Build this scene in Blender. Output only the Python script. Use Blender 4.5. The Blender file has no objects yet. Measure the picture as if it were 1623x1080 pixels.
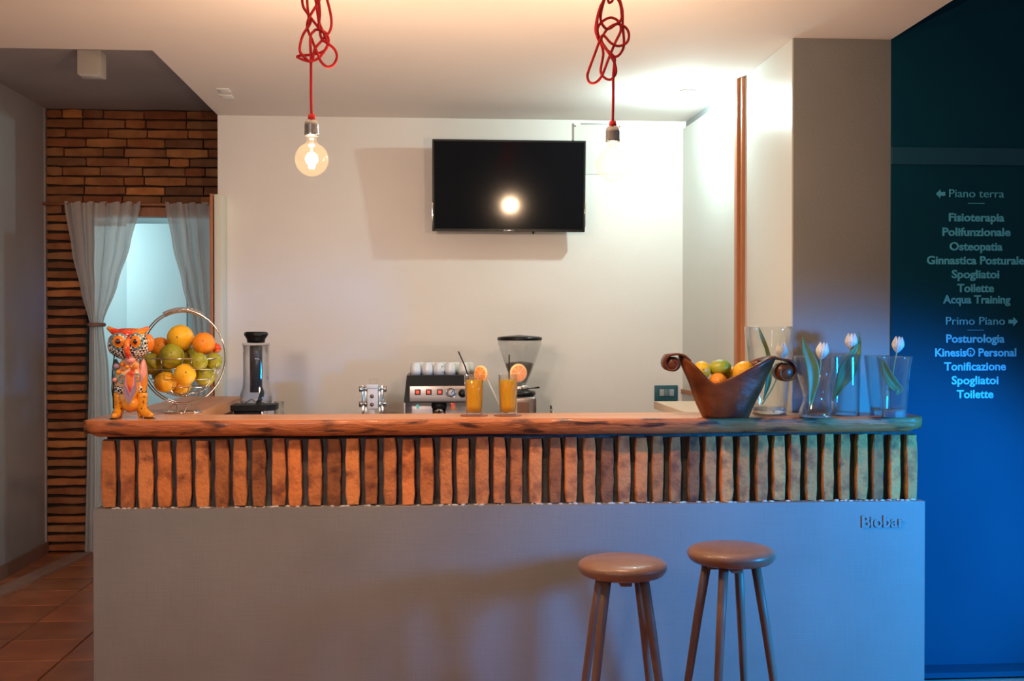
import bpy, bmesh, math, random
from mathutils import Vector, Matrix
from mathutils import noise as mnoise
random.seed(7)
PI = math.pi
SC = bpy.context.scene
COL = SC.collection

# ---------------------------------------------------------------- camera
F_PX = 1750.0; YAW = math.radians(3.99); PITCH = math.radians(0.52); EYE = 1.446
cam_d = bpy.data.cameras.new('camera'); cam = bpy.data.objects.new('camera', cam_d); COL.objects.link(cam)
cam_d.sensor_width = 36.0; cam_d.lens = F_PX / 1623 * 36.0; cam_d.clip_start = 0.05
cam.location = (0, 0, EYE); cam.rotation_euler = (PI / 2 - PITCH, 0, -YAW)
SC.camera = cam
# ---------------------------------------------------------------- world, exposure
w = bpy.data.worlds.new('world'); SC.world = w; w.use_nodes = True
bg = w.node_tree.nodes['Background']; bg.inputs[0].default_value = (0.33, 0.31, 0.32, 1); bg.inputs[1].default_value = 0.34
SC.view_settings.view_transform = 'Standard'; SC.view_settings.look = 'None'
SC.view_settings.exposure = 0.0; SC.view_settings.gamma = 1.0; SC.view_settings.use_curve_mapping = False
SC.cycles.max_bounces = 10; SC.cycles.transparent_max_bounces = 24
SC.cycles.caustics_reflective = False; SC.cycles.caustics_refractive = False
SC.cycles.sample_clamp_indirect = 4.0
SC.cycles.use_denoising = True

def lamp(name, kind, loc, energy, color, size=0.05, target=None, **kw):
    d = bpy.data.lights.new(name, kind); d.energy = energy; d.color = color
    if kind == 'AREA': d.shape = 'RECTANGLE'; d.size = size; d.size_y = kw.get('size_y', size)
    else: d.shadow_soft_size = size
    if kind == 'SPOT': d.spot_size = kw['angle']; d.spot_blend = kw.get('blend', 0.5)
    o = bpy.data.objects.new(name, d); COL.objects.link(o); o.location = loc
    if target: o.rotation_euler = (Vector(target) - Vector(loc)).to_track_quat('-Z', 'Y').to_euler()
    return o
BULB = [(-0.407, 3.7, 2.013), (0.599, 3.7, 2.004)]
for p in BULB: lamp('bulb_light', 'POINT', p, 42, (1.0, 0.69, 0.46), 0.022)
lamp('ceiling_spot_light', 'POINT', (1.29, 5.60, 2.600), 36, (0.70, 1.0, 1.0), 0.03)
lamp('blue_light', 'SPOT', (3.5, 2.45, 1.22), 960, (0.0, 0.345, 1.0), 0.16, (1.85, 4.33, 0.50), angle=math.radians(50), blend=0.7)
lamp('blue_wall_light', 'SPOT', (3.3, 3.3, 0.25), 4, (0.0, 0.42, 1.0), 0.08, (2.8, 4.54, 0.75), angle=math.radians(120), blend=1.0)
lamp('front_room_light', 'SPOT', (-1.5, -0.4, 2.3), 300, (1.0, 0.82, 0.74), 0.25, (-1.15, 4.4, 1.0), angle=math.radians(56), blend=1.0)
lamp('work_strip_light', 'AREA', (0, 4.66, 0.93), 6.5, (1.0, 0.86, 0.76), 1.7, (0, 5.1, 2.67), size_y=0.05)  # added upward fill for the ceiling and back wall
lamp('hall_window_light', 'AREA', (-2.6, 8.3, 1.9), 9, (0.55, 0.92, 1.0), 1.2, (-1.6, 9.2, 1.3), size_y=1.6)  # unseen cool light put in for the hall, no window stands there

lamp('hall_lamp_light', 'POINT', (-2.9, 8.5, 2.1), 15, (0.62, 0.94, 1.0), 0.12)  # added point light, brightens the left curtain from behind

# ---------------------------------------------------------------- pixel -> point helpers (used to read positions off the photograph)
FW = Vector((math.sin(YAW) * math.cos(PITCH), math.cos(YAW) * math.cos(PITCH), -math.sin(PITCH)))
RT = Vector((math.cos(YAW), -math.sin(YAW), 0)); UP = RT.cross(FW)
def at(px, py, Y):
    r = FW + RT * ((px - 811.5) / F_PX) + UP * ((540 - py) / F_PX)
    t = Y / r.y
    return Vector((r.x * t, Y, EYE + r.z * t))
def sc(Y): return F_PX / Y     # px per metre

# ---------------------------------------------------------------- object helpers
def link(name, me, mats=(), parent=None):
    o = bpy.data.objects.new(name, me); COL.objects.link(o)
    for m in (mats if isinstance(mats, (list, tuple)) else [mats]):
        if m: me.materials.append(m)
    if parent: o.parent = parent
    return o
def tag(o, label=None, cat=None, group=None, kind=None):
    if label: o['label'] = label
    if cat: o['category'] = cat
    if group: o['group'] = group
    if kind: o['kind'] = kind
    return o
def empty(name, loc=(0, 0, 0), rz=0, label=None, cat=None, group=None, kind=None):
    o = bpy.data.objects.new(name, None); COL.objects.link(o); o.location = loc; o.rotation_euler.z = rz
    o.empty_display_size = 0.05
    return tag(o, label, cat, group, kind)
def copy_tree(o, parent=None):
    c = o.copy(); COL.objects.link(c)
    if parent: c.parent = parent
    for ch in list(o.children): copy_tree(ch, c)
    return c

class MB:
    """collects shapes, then becomes ONE mesh"""
    def __init__(s): s.v = []; s.f = []; s.sm = []; s.mi = []
    def add(s, vs, fs, smooth=False, mi=0, M=None):
        n = len(s.v)
        s.v += [tuple(M @ Vector(p)) if M else tuple(p) for p in vs]
        for f in fs: s.f.append(tuple(i + n for i in f)); s.sm.append(smooth); s.mi.append(mi)
        return s
    def box(s, a, b, mi=0, M=None, jit=0):
        x0, y0, z0 = a; x1, y1, z1 = b
        j = lambda: random.uniform(-jit, jit)
        vs = [(x + j(), y + j(), z + j()) for x, y, z in [(x0, y0, z0), (x1, y0, z0), (x1, y1, z0), (x0, y1, z0), (x0, y0, z1), (x1, y0, z1), (x1, y1, z1), (x0, y1, z1)]]
        return s.add(vs, [(0, 3, 2, 1), (4, 5, 6, 7), (0, 1, 5, 4), (1, 2, 6, 5), (2, 3, 7, 6), (3, 0, 4, 7)], False, mi, M)
    def rbox(s, a, b, r, mi=0, M=None, seg=3):
        """box with rounded edges"""
        bm = bmesh.new(); bmesh.ops.create_cube(bm, size=1)
        for v in bm.verts: v.co = Vector([a[i] + (v.co[i] + .5) * (b[i] - a[i]) for i in range(3)])
        bmesh.ops.bevel(bm, geom=bm.edges[:], offset=r, segments=seg, profile=.5, affect='EDGES')
        bm.verts.index_update()
        s.add([v.co[:] for v in bm.verts], [[v.index for v in f.verts] for f in bm.faces], True, mi, M); bm.free(); return s
    def lathe(s, prof, n=32, mi=0, M=None, smooth=True, close=False, rf=None):
        """prof: list of (r, z); rf(angle, z) radius factor"""
        vs = []; fs = []
        for r, z in prof:
            for k in range(n):
                a = 2 * PI * k / n; q = rf(a, z) if rf else 1
                vs.append((r * q * math.cos(a), r * q * math.sin(a), z))
        m = len(prof)
        for i in range(m - 1 + (1 if close else 0)):
            j = (i + 1) % m
            for k in range(n):
                k2 = (k + 1) % n
                fs.append((i * n + k, i * n + k2, j * n + k2, j * n + k))
        if not close:
            if prof[0][0] > 1e-5: fs.append(tuple(range(n - 1, -1, -1)))
            if prof[-1][0] > 1e-5: fs.append(tuple((m - 1) * n + k for k in range(n)))
        return s.add(vs, fs, smooth, mi, M)
    def ell(s, c, r, mi=0, n=20, m=12, M=None, f=None):
        vs = []; fs = []
        for i in range(m + 1):
            t = PI * i / m
            for k in range(n):
                a = 2 * PI * k / n
                p = Vector((math.sin(t) * math.cos(a), math.sin(t) * math.sin(a), math.cos(t)))
                if f: p = p * f(p)
                vs.append((c[0] + r[0] * p.x, c[1] + r[1] * p.y, c[2] + r[2] * p.z))
        for i in range(m):
            for k in range(n): fs.append((i * n + k, (i + 1) * n + k, (i + 1) * n + (k + 1) % n, i * n + (k + 1) % n))
        return s.add(vs, fs, True, mi, M)
    def tube(s, pts, r, n=8, mi=0, close=False, M=None):
        """tube along points; r number or list"""
        pts = [Vector(p) for p in pts]; m = len(pts); vs = []; fs = []
        R = r if isinstance(r, (list, tuple)) else [r] * m
        prev = None
        for i, p in enumerate(pts):
            if close: t = pts[(i + 1) % m] - pts[i - 1]
            else: t = pts[min(i + 1, m - 1)] - pts[max(i - 1, 0)]
            t = t.normalized() if t.length > 1e-9 else Vector((0, 0, 1))
            if prev is None:
                u = t.orthogonal().normalized()
            else:
                u = (prev - t * prev.dot(t)); u = u.normalized() if u.length > 1e-6 else t.orthogonal().normalized()
            prev = u; v = t.cross(u)
            for k in range(n):
                a = 2 * PI * k / n; vs.append(p + (u * math.cos(a) + v * math.sin(a)) * R[i])
        for i in range(m - 1 + (1 if close else 0)):
            j = (i + 1) % m
            for k in range(n): fs.append((i * n + k, i * n + (k + 1) % n, j * n + (k + 1) % n, j * n + k))
        if not close: fs.append(tuple(range(n - 1, -1, -1))); fs.append(tuple((m - 1) * n + k for k in range(n)))
        return s.add(vs, fs, True, mi, M)
    def prism(s, poly, lo, hi, axis='z', mi=0, M=None, smooth=False):
        """extrude a 2D polygon; axis z: (x,y) ; axis y: (x,z)"""
        n = len(poly)
        g = (lambda p, h: (p[0], p[1], h)) if axis == 'z' else ((lambda p, h: (p[0], h, p[1])) if axis == 'y' else (lambda p, h: (h, p[0], p[1])))
        vs = [g(p, lo) for p in poly] + [g(p, hi) for p in poly]
        s.add(vs, [tuple(range(n - 1, -1, -1)), tuple(range(n, 2 * n))], False, mi, M)
        s.add(vs, [(k, (k + 1) % n, n + (k + 1) % n, n + k) for k in range(n)], smooth, mi, M)
        return s
    def grid(s, fn, nu, nv, mi=0, M=None, closeu=False):
        vs = [fn(i / nu, j / nv) for i in range(nu + (0 if closeu else 1)) for j in range(nv + 1)]
        N = nv + 1; K = nu if closeu else nu + 1
        fs = [(i * N + j, ((i + 1) % K) * N + j, ((i + 1) % K) * N + j + 1, i * N + j + 1) for i in range(nu) for j in range(nv)]
        return s.add(vs, fs, True, mi, M)
    def build(s, name, mats, parent=None, fixn=True, mods=()):
        me = bpy.data.meshes.new(name); me.from_pydata(s.v, [], s.f)
        me.polygons.foreach_set('use_smooth', s.sm); me.polygons.foreach_set('material_index', s.mi)
        if fixn:
            bm = bmesh.new(); bm.from_mesh(me); bmesh.ops.recalc_face_normals(bm, faces=bm.faces[:]); bm.to_mesh(me); bm.free()
        me.update()
        return link(name, me, mats, parent)
def T(x=0, y=0, z=0): return Matrix.Translation((x, y, z))
def R(a, ax): return Matrix.Rotation(a, 4, ax)
def catmull(pts, n=8, close=False):
    P = [Vector(p) for p in pts]; m = len(P); out = []
    rng = range(m if close else m - 1)
    for i in rng:
        g = (lambda k: P[k % m]) if close else (lambda k: P[max(0, min(m - 1, k))])
        a, b, c, d = g(i - 1), g(i), g(i + 1), g(i + 2)
        for k in range(n):
            t = k / n
            out.append(0.5 * ((2 * b) + (c - a) * t + (2 * a - 5 * b + 4 * c - d) * t * t + (3 * b - a - 3 * c + d) * t ** 3))
    if not close: out.append(P[-1])
    return out

# ---------------------------------------------------------------- materials
def new_mat(name):
    m = bpy.data.materials.new(name); m.use_nodes = True
    return m, m.node_tree.nodes, m.node_tree.links, m.node_tree.nodes['Principled BSDF']
def mat(name, c, rough=.5, metal=0., c2=None, scale=8, stretch=(1, 1, 1), detail=4, lo=.35, hi=.65, bump=0., bscale=None, bstretch=None, coat=0., rnd=None, spec=None, sheen=0, coord='Object', trans=0, emis=None, es=0):
    m, N, L, P = new_mat(name)
    P.inputs['Base Color'].default_value = (*c, 1); P.inputs['Roughness'].default_value = rough; P.inputs['Metallic'].default_value = metal
    P.inputs['Coat Weight'].default_value = coat; P.inputs['Coat Roughness'].default_value = .08
    if spec is not None: P.inputs['Specular IOR Level'].default_value = spec
    if trans: P.inputs['Transmission Weight'].default_value = trans
    if emis: P.inputs['Emission Color'].default_value = (*emis, 1); P.inputs['Emission Strength'].default_value = es
    tc = N.new('ShaderNodeTexCoord')
    def noise_node(sc_, st):
        mp = N.new('ShaderNodeMapping'); mp.inputs['Scale'].default_value = st
        L.new(tc.outputs[coord], mp.inputs[0])
        if rnd is not None:
            oi = N.new('ShaderNodeObjectInfo'); ml = N.new('ShaderNodeMath'); ml.operation = 'MULTIPLY'; ml.inputs[1].default_value = 37
            L.new(oi.outputs['Random'], ml.inputs[0]); cb = N.new('ShaderNodeCombineXYZ')
            for k in range(3): L.new(ml.outputs[0], cb.inputs[k])
            L.new(cb.outputs[0], mp.inputs['Location'])
        nz = N.new('ShaderNodeTexNoise'); nz.inputs['Scale'].default_value = sc_; nz.inputs['Detail'].default_value = detail
        L.new(mp.outputs[0], nz.inputs['Vector']); return nz
    out = None
    if c2:
        nz = noise_node(scale, stretch); r = N.new('ShaderNodeValToRGB')
        r.color_ramp.elements[0].position = lo; r.color_ramp.elements[0].color = (*c, 1)
        r.color_ramp.elements[1].position = hi; r.color_ramp.elements[1].color = (*c2, 1)
        L.new(nz.outputs[0], r.inputs[0]); out = r.outputs[0]
    if rnd:   # list of tint colours picked per object
        oi = N.new('ShaderNodeObjectInfo'); r2 = N.new('ShaderNodeValToRGB'); r2.color_ramp.interpolation = 'LINEAR'
        e = r2.color_ramp.elements; e[0].color = (*rnd[0], 1); e[1].color = (*rnd[-1], 1)
        for k, cc in enumerate(rnd[1:-1]): q = e.new((k + 1) / (len(rnd) - 1)); q.color = (*cc, 1)
        L.new(oi.outputs['Random'], r2.inputs[0])
        mx = N.new('ShaderNodeMix'); mx.data_type = 'RGBA'; mx.blend_type = 'MULTIPLY'; mx.inputs[0].default_value = 1
        if out: L.new(out, mx.inputs[6])
        else: mx.inputs[6].default_value = (*c, 1)
        L.new(r2.outputs[0], mx.inputs[7]); out = mx.outputs[2]
    if out: L.new(out, P.inputs['Base Color'])
    if bump:
        nb = noise_node(bscale or scale * 4, bstretch or stretch); bp = N.new('ShaderNodeBump')
        bp.inputs['Strength'].default_value = bump; bp.inputs['Distance'].default_value = .01
        L.new(nb.outputs[0], bp.inputs['Height']); L.new(bp.outputs[0], P.inputs['Normal'])
    return m
def glass(name, tint=(1, 1, 1), strength=.55, base=.05, body=0.0, bodycol=(1, 1, 1), power=2.2):
    """thin clear glass: see-through with reflections that grow towards the silhouette"""
    m, N, L, P = new_mat(name); N.remove(P); o = N['Material Output']
    tr = N.new('ShaderNodeBsdfTransparent'); tr.inputs[0].default_value = (*tint, 1)
    gl = N.new('ShaderNodeBsdfGlossy'); gl.inputs['Roughness'].default_value = .03
    lw = N.new('ShaderNodeLayerWeight'); lw.inputs['Blend'].default_value = .5
    pw = N.new('ShaderNodeMath'); pw.operation = 'POWER'; pw.inputs[1].default_value = power
    ma = N.new('ShaderNodeMath'); ma.operation = 'MULTIPLY_ADD'; ma.inputs[1].default_value = strength; ma.inputs[2].default_value = base
    L.new(lw.outputs['Facing'], pw.inputs[0]); L.new(pw.outputs[0], ma.inputs[0])
    mx = N.new('ShaderNodeMixShader'); L.new(ma.outputs[0], mx.inputs[0]); L.new(tr.outputs[0], mx.inputs[1]); L.new(gl.outputs[0], mx.inputs[2])
    last = mx
    if body:
        df = N.new('ShaderNodeBsdfTranslucent'); df.inputs[0].default_value = (*bodycol, 1)
        d2 = N.new('ShaderNodeBsdfDiffuse'); d2.inputs[0].default_value = (*bodycol, 1)
        ad = N.new('ShaderNodeMixShader'); ad.inputs[0].default_value = .5
        L.new(df.outputs[0], ad.inputs[1]); L.new(d2.outputs[0], ad.inputs[2])
        m2 = N.new('ShaderNodeMixShader'); m2.inputs[0].default_value = body
        L.new(mx.outputs[0], m2.inputs[1]); L.new(ad.outputs[0], m2.inputs[2]); last = m2
    L.new(last.outputs[0], o.inputs[0]); return m

M = {}
M['wall'] = mat('painted_wall', (.82, .765, .72), .6, c2=(.78, .725, .68), scale=1.6, bump=.05, bscale=60)
M['ceil'] = mat('ceiling_paint', (.86, .80, .76), .9, c2=(.83, .77, .73), scale=1.2, spec=.15)
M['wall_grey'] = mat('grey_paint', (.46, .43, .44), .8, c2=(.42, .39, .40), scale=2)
M['panel'] = mat('satin_panel', (.66, .66, .62), .30, c2=(.62, .62, .58), scale=1.5, stretch=(1, 1, .2), bump=.03, bscale=20)
M['column'] = mat('column_plaster', (.27, .27, .27), .85, c2=(.25, .25, .25), scale=3, bump=.15, bscale=90)
M['wallpanel_white'] = mat('hatch_paint', (.70, .66, .60), .55)
M['blue'] = mat('blue_paint', (.001, .058, .110), .75, c2=(.001, .052, .100), scale=2, spec=.15)
M['bluel'] = mat('blue_ledge_paint', (.004, .080, .145), .6)
M['letter'] = mat('sign_letter', (.10, .60, .92), .5)
M['trimwood'] = mat('reddish_trim_wood', (.50, .20, .09), .45, c2=(.42, .16, .07), scale=6, stretch=(6, 6, .4))
M['board'] = mat('board_top_wood', (.72, .33, .15), .42, c2=(.60, .24, .10), scale=3.5, stretch=(.6, 7, 5), detail=6, bump=.1, bscale=12, coat=.15)
M['edge'] = mat('live_edge_wood', (.48, .138, .040), .48, c2=(.085, .024, .012), scale=8, stretch=(.8, 2.5, 4.0), detail=7, lo=.52, hi=.64, bump=.6, bscale=20, coat=.1)
M['wood2'] = mat('return_board_wood', (.66, .30, .14), .45, c2=(.55, .22, .09), scale=4, stretch=(7, .6, 5), detail=5)
M['wood3'] = mat('pale_return_wood', (.66, .50, .36), .45, c2=(.60, .44, .30), scale=4, stretch=(7, .6, 5))
M['cab'] = mat('brown_cabinet', (.22, .10, .05), .6, c2=(.17, .075, .04), scale=5, stretch=(5, 5, .6))
M['brick'] = mat('bar_brick', (.78, .268, .082), .85, c2=(.28, .082, .034), scale=16, lo=.46, hi=.70, detail=8, bump=.5, bscale=70, rnd=[(1.1, .95, .8), (.38, .36, .38), (1.0, 1.0, 1.0), (.75, .72, .75), (1.15, 1.15, 1.1), (.30, .27, .30), (.85, .8, .8), (1.1, .95, .85), (.6, .62, .7)])
M['wbrick'] = mat('wall_brick', (.52, .23, .09), .9, c2=(.34, .13, .05), scale=8, detail=6, bump=.6, bscale=40, rnd=[(1.2, 1.1, .9), (.55, .5, .5), (.9, .8, .8), (.7, .5, .45), (1.5, 1.3, 1.0), (.45, .45, .5), (1, 1, 1)])
M['mortar'] = mat('dark_mortar', (.085, .080, .080), .95, c2=(.05, .047, .045), scale=14, bump=.6, bscale=50)
M['mortar2'] = mat('wall_mortar', (.05, .032, .024), .95, c2=(.035, .022, .016), scale=10, bump=.5, bscale=50)
M['lime'] = mat('lime_spatter', (.55, .53, .50), .9)
# woven-looking plaster of the bar front
m_, N_, L_, P_ = new_mat('bar_plaster'); P_.inputs['Roughness'].default_value = .62
tc_ = N_.new('ShaderNodeTexCoord')
def _nz(st, s):
    mp = N_.new('ShaderNodeMapping'); mp.inputs['Scale'].default_value = st; L_.new(tc_.outputs['Object'], mp.inputs[0])
    n = N_.new('ShaderNodeTexNoise'); n.inputs['Scale'].default_value = s; n.inputs['Detail'].default_value = 4; L_.new(mp.outputs[0], n.inputs['Vector']); return n
a_, b_, c_ = _nz((1, 1, .07), 130), _nz((.07, 1, 1), 130), _nz((1, 1, 1), 3)
ad_ = N_.new('ShaderNodeMath'); ad_.operation = 'ADD'; L_.new(a_.outputs[0], ad_.inputs[0]); L_.new(b_.outputs[0], ad_.inputs[1])
bp_ = N_.new('ShaderNodeBump'); bp_.inputs['Strength'].default_value = .09; bp_.inputs['Distance'].default_value = .006
L_.new(ad_.outputs[0], bp_.inputs['Height']); L_.new(bp_.outputs[0], P_.inputs['Normal'])
r_ = N_.new('ShaderNodeValToRGB'); r_.color_ramp.elements[0].position = .35; r_.color_ramp.elements[1].position = .7
r_.color_ramp.elements[0].color = (.25, .24, .235, 1); r_.color_ramp.elements[1].color = (.22, .21, .205, 1)
L_.new(c_.outputs[0], r_.inputs[0]); L_.new(r_.outputs[0], P_.inputs['Base Color']); M['plaster'] = m_
M['tile'] = mat('terracotta_tile', (.60, .23, .10), .38, c2=(.42, .14, .06), scale=4, detail=5, bump=.1, bscale=14, rnd=[(1, 1, 1), (.8, .8, .8), (1.1, 1, .95), (.9, .85, .8)])
M['grout'] = mat('floor_grout', (.34, .24, .20), .9, c2=(.27, .19, .16), scale=20)
M['skirt'] = mat('terracotta_skirting', (.36, .20, .15), .5, c2=(.28, .15, .11), scale=5)
M['strip'] = mat('pink_stone', (.50, .30, .23), .5, c2=(.42, .24, .18), scale=6)
M['hallwall'] = mat('hall_paint', (.70, .74, .74), .7)
M['door'] = mat('cream_door_paint', (.72, .72, .62), .5)
M['black'] = mat('black_plastic', (.007, .0065, .0065), .28, spec=.3)
M['matblack'] = mat('matt_black', (.010, .0095, .010), .5, spec=.25)
M['screen'] = mat('tv_screen', (.003, .003, .004), .09, spec=.45)
M['chrome'] = mat('chrome', (.72, .70, .68), .12, 1.0)
M['steel'] = mat('brushed_steel', (.36, .32, .31), .32, 1.0, c2=(.28, .25, .24), scale=3, stretch=(.3, 10, 20))
M['socket'] = mat('socket_metal', (.60, .62, .63), .22, 1.0)
M['cloth'] = mat('red_textile_cord', (.62, .008, .012), .7, c2=(.50, .005, .008), scale=300, bump=.3, bscale=500)
M['white'] = mat('white_ceramic', (.80, .82, .80), .25, coat=.3)
M['whitep'] = mat('white_plastic', (.75, .72, .68), .4)
M['bulbglass'] = glass('bulb_glass', (1, .97, .90), .35, .03, .0028, (1, .86, .62), 2.0)
M['glass'] = glass('clear_glass', (.985, .995, .995), .8, .035, .008, (.9, 1, 1), 1.8)
M['glassb'] = glass('blue_tinted_glass', (.82, .96, .98), .75, .06, .05, (.75, .97, 1), 1.6)  # clear glass, with the blue light on it put into the tint
M['gbase'] = mat('solid_glass', (.92, 1, 1), .02, trans=.9)
M['smoke'] = glass('hopper_plastic', (.97, .97, .97), .3, .03, .10, (.95, .97, .95), 2.0)
M['fil'] = mat('glowing_filament', (1, .8, .5), .5, emis=(1, .78, .48), es=40)
M['led'] = mat('spot_diffuser', (1, 1, 1), .5, emis=(.92, 1, .95), es=14)
M['redlit'] = mat('lit_red_switch', (.8, .05, .02), .4, emis=(1, .09, .03), es=.9)
m_, N_, L_, P_ = new_mat('orange_juice'); P_.inputs['Base Color'].default_value = (1, .45, .004, 1); P_.inputs['Roughness'].default_value = .3
P_.inputs['Subsurface Weight'].default_value = 1.0; P_.inputs['Subsurface Radius'].default_value = (1, .55, .03); P_.inputs['Subsurface Scale'].default_value = .06; P_.inputs['Specular IOR Level'].default_value = .2; M['juice'] = m_
M['leather'] = mat('tan_leather', (.31, .17, .12), .33, c2=(.27, .145, .10), scale=12, bump=.12, bscale=160, coat=.15)
M['legwood'] = mat('brown_leg_wood', (.27, .155, .115), .5, c2=(.21, .12, .09), scale=5, stretch=(5, 5, .6))
M['bowl'] = mat('carved_bowl_wood', (.17, .045, .014), .36, c2=(.055, .014, .007), scale=7, stretch=(1, 1, 1.4), detail=6, lo=.42, hi=.68, bump=.25, bscale=18, coat=.08, spec=.3)
M['petal'] = mat('white_petal', (.88, .86, .80), .5, sheen=.2)
M['stem'] = mat('green_stem', (.34, .42, .14), .5)
M['leaf'] = mat('tulip_leaf', (.10, .16, .035), .45, c2=(.20, .22, .06), scale=5, stretch=(6, 6, .7))
M['orange'] = mat('orange_peel', (.90, .30, .015), .42, bump=.25, bscale=140, c2=(.85, .25, .01), scale=5)
M['lemon'] = mat('lemon_peel', (.95, .55, .02), .42, bump=.2, bscale=110, c2=(.90, .42, .02), scale=5)
M['lime_f'] = mat('lime_peel', (.24, .28, .015), .40, bump=.2, bscale=110, c2=(.46, .38, .03), scale=7)
M['green_f'] = mat('bright_green_peel', (.13, .30, .02), .38, bump=.2, bscale=110, c2=(.42, .40, .03), scale=8)
M['pith'] = mat('fruit_navel', (.25, .12, .02), .8)
M['slice'] = mat('orange_slice_flesh', (.92, .30, .05), .4, c2=(.95, .42, .12), scale=30)
M['rind'] = mat('orange_slice_rind', (.98, .68, .34), .5)
M['coaster'] = mat('brown_coaster', (.25, .08, .04), .6)
M['beans'] = mat('coffee_beans', (.045, .02, .012), .45, c2=(.09, .04, .02), scale=120, bump=1, bscale=120)
M['cyanled'] = mat('small_screen', (.1, .5, .45), .3, emis=(.15, .8, .7), es=.5)
# curtain
m_, N_, L_, P_ = new_mat('sheer_curtain'); N_.remove(P_)
t_ = N_.new('ShaderNodeBsdfTransparent'); d_ = N_.new('ShaderNodeBsdfDiffuse'); d_.inputs[0].default_value = (.92, .88, .86, 1)
l_ = N_.new('ShaderNodeBsdfTranslucent'); l_.inputs[0].default_value = (.85, .85, .85, 1)
x1 = N_.new('ShaderNodeMixShader'); x1.inputs[0].default_value = .38; L_.new(d_.outputs[0], x1.inputs[1]); L_.new(l_.outputs[0], x1.inputs[2])
x2 = N_.new('ShaderNodeMixShader'); x2.inputs[0].default_value = .80; L_.new(t_.outputs[0], x2.inputs[1]); L_.new(x1.outputs[0], x2.inputs[2])
L_.new(x2.outputs[0], N_['Material Output'].inputs[0]); M['curtain'] = m_
def checker(name, a, b, scale):
    m, N, L, P = new_mat(name); tc = N.new('ShaderNodeTexCoord'); ck = N.new('ShaderNodeTexChecker')
    ck.inputs['Color1'].default_value = (*a, 1); ck.inputs['Color2'].default_value = (*b, 1); ck.inputs['Scale'].default_value = scale
    mp = N.new('ShaderNodeMapping'); mp.inputs['Rotation'].default_value = (.1, .2, .15); L.new(tc.outputs['Object'], mp.inputs[0])
    L.new(mp.outputs[0], ck.inputs[0]); L.new(ck.outputs[0], P.inputs[0]); P.inputs['Roughness'].default_value = .25; P.inputs['Coat Weight'].default_value = .5
    return m
M['check'] = checker('black_white_checks', (.85, .83, .78), (.012, .012, .012), 105)
def gloss(name, c, **k): return mat(name, c, .25, coat=.6, **k)
M['o_red'] = gloss('owl_red', (.75, .035, .02), c2=(.95, .25, .03), scale=22, lo=.45, hi=.6)
M['o_crest'] = gloss('owl_crest', (.80, .05, .02), c2=(.95, .42, .04), scale=9, stretch=(1, 1, 3), lo=.45, hi=.60)
M['o_yel'] = gloss('owl_yellow', (.90, .42, .04), c2=(.75, .22, .02), scale=16)
M['o_boot'] = gloss('owl_boot', (.80, .33, .02), c2=(.35, .10, .01), scale=60, lo=.56, hi=.64)
M['o_black'] = gloss('owl_black', (.015, .012, .012))
M['o_cream'] = gloss('owl_cream', (.85, .55, .28), c2=(.75, .16, .06), scale=38, lo=.52, hi=.58)
M['o_blue'] = gloss('owl_teal', (.10, .30, .36))
M['o_lav'] = gloss('owl_lavender', (.36, .24, .36))
M['o_pink'] = gloss('owl_pink', (.85, .35, .32))
M['o_orange'] = gloss('owl_orange', (.90, .22, .02))

# ================================================================ SETTING
ZC = 2.676; YB = 6.42
def struct(name, mb, m, **k): return tag(mb.build(name, m), kind='structure', **k)
struct('wall_back', MB().box((-1.238, YB, -.02), (1.75, YB + .14, 3.2)), M['wall'])
# side wall of the bar: plain part, then a satin panel that runs to the back corner
struct('wall_right', MB().prism([(1.504, 4.556), (1.924, 4.556), (1.924, YB + .1), (1.47, YB + .1), (1.515, 5.33), (1.504, 5.30)], -.02, 3.2), [M['column']])
struct('trim_1', MB().box((1.468, 5.30, .9), (1.53, 5.345, ZC - .003)).box((1.482, 5.262, .9), (1.53, 5.292, ZC - .003)), M['trimwood'])
struct('trim_2', MB().prism([(1.500, 5.345), (1.53, 5.345), (1.49, YB), (1.4555, YB)], 1.02, ZC - .045), M['panel'])
struct('trim_3', MB().prism([(1.490, 5.345), (1.51, 5.345), (1.47, YB), (1.4455, YB)], 1.078, 1.10), M['trimwood'])
struct('trim_4', MB().prism([(1.4985, 4.558), (1.506, 4.558), (1.506, 5.262), (1.4985, 5.262)], 1.05, ZC - .002), M['panel'])
# main ceiling slab with a raised bay at the left rear
struct('ceiling', MB().prism([(-6, -3), (1.923, -3), (1.923, YB + .12), (-1.236, YB + .12), (-1.236, 4.957), (-6, 4.957)], ZC, ZC + .20), M['ceil'])
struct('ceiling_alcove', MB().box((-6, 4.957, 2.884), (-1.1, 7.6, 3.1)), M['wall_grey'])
struct('wall_left', MB().box((-2.66, 3.8, -.02), (-2.515, 7.6, 3.1)), M['wall_grey'])
struct('baseboard_left', MB().box((-2.515, 3.8, 0), (-2.497, 7.33, .078)), M['skirt'])
struct('wall_corner_bead', MB().box((-2.515, 7.318, 0), (-2.505, 7.33, 2.88)), M['wall_grey'])
# blue hall wall at the far right
struct('wall_blue', MB().box((1.9245, 4.552, -.02), (6.0, 4.70, 4.6)), M['blue'])
struct('trim_5', MB().box((1.9250, 4.540, at(1500, 261, 4.540).z), (6.0, 4.552, at(1500, 234, 4.540).z)), M['bluel'])
struct('ceiling_hall', MB().box((1.9, -3, 4.2), (6, 4.7, 4.3)), M['wall_grey'])
struct('baseboard_right', MB().box((1.98, 4.44, 0), (6.0, 4.552, .022)), M['blue'])
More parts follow.
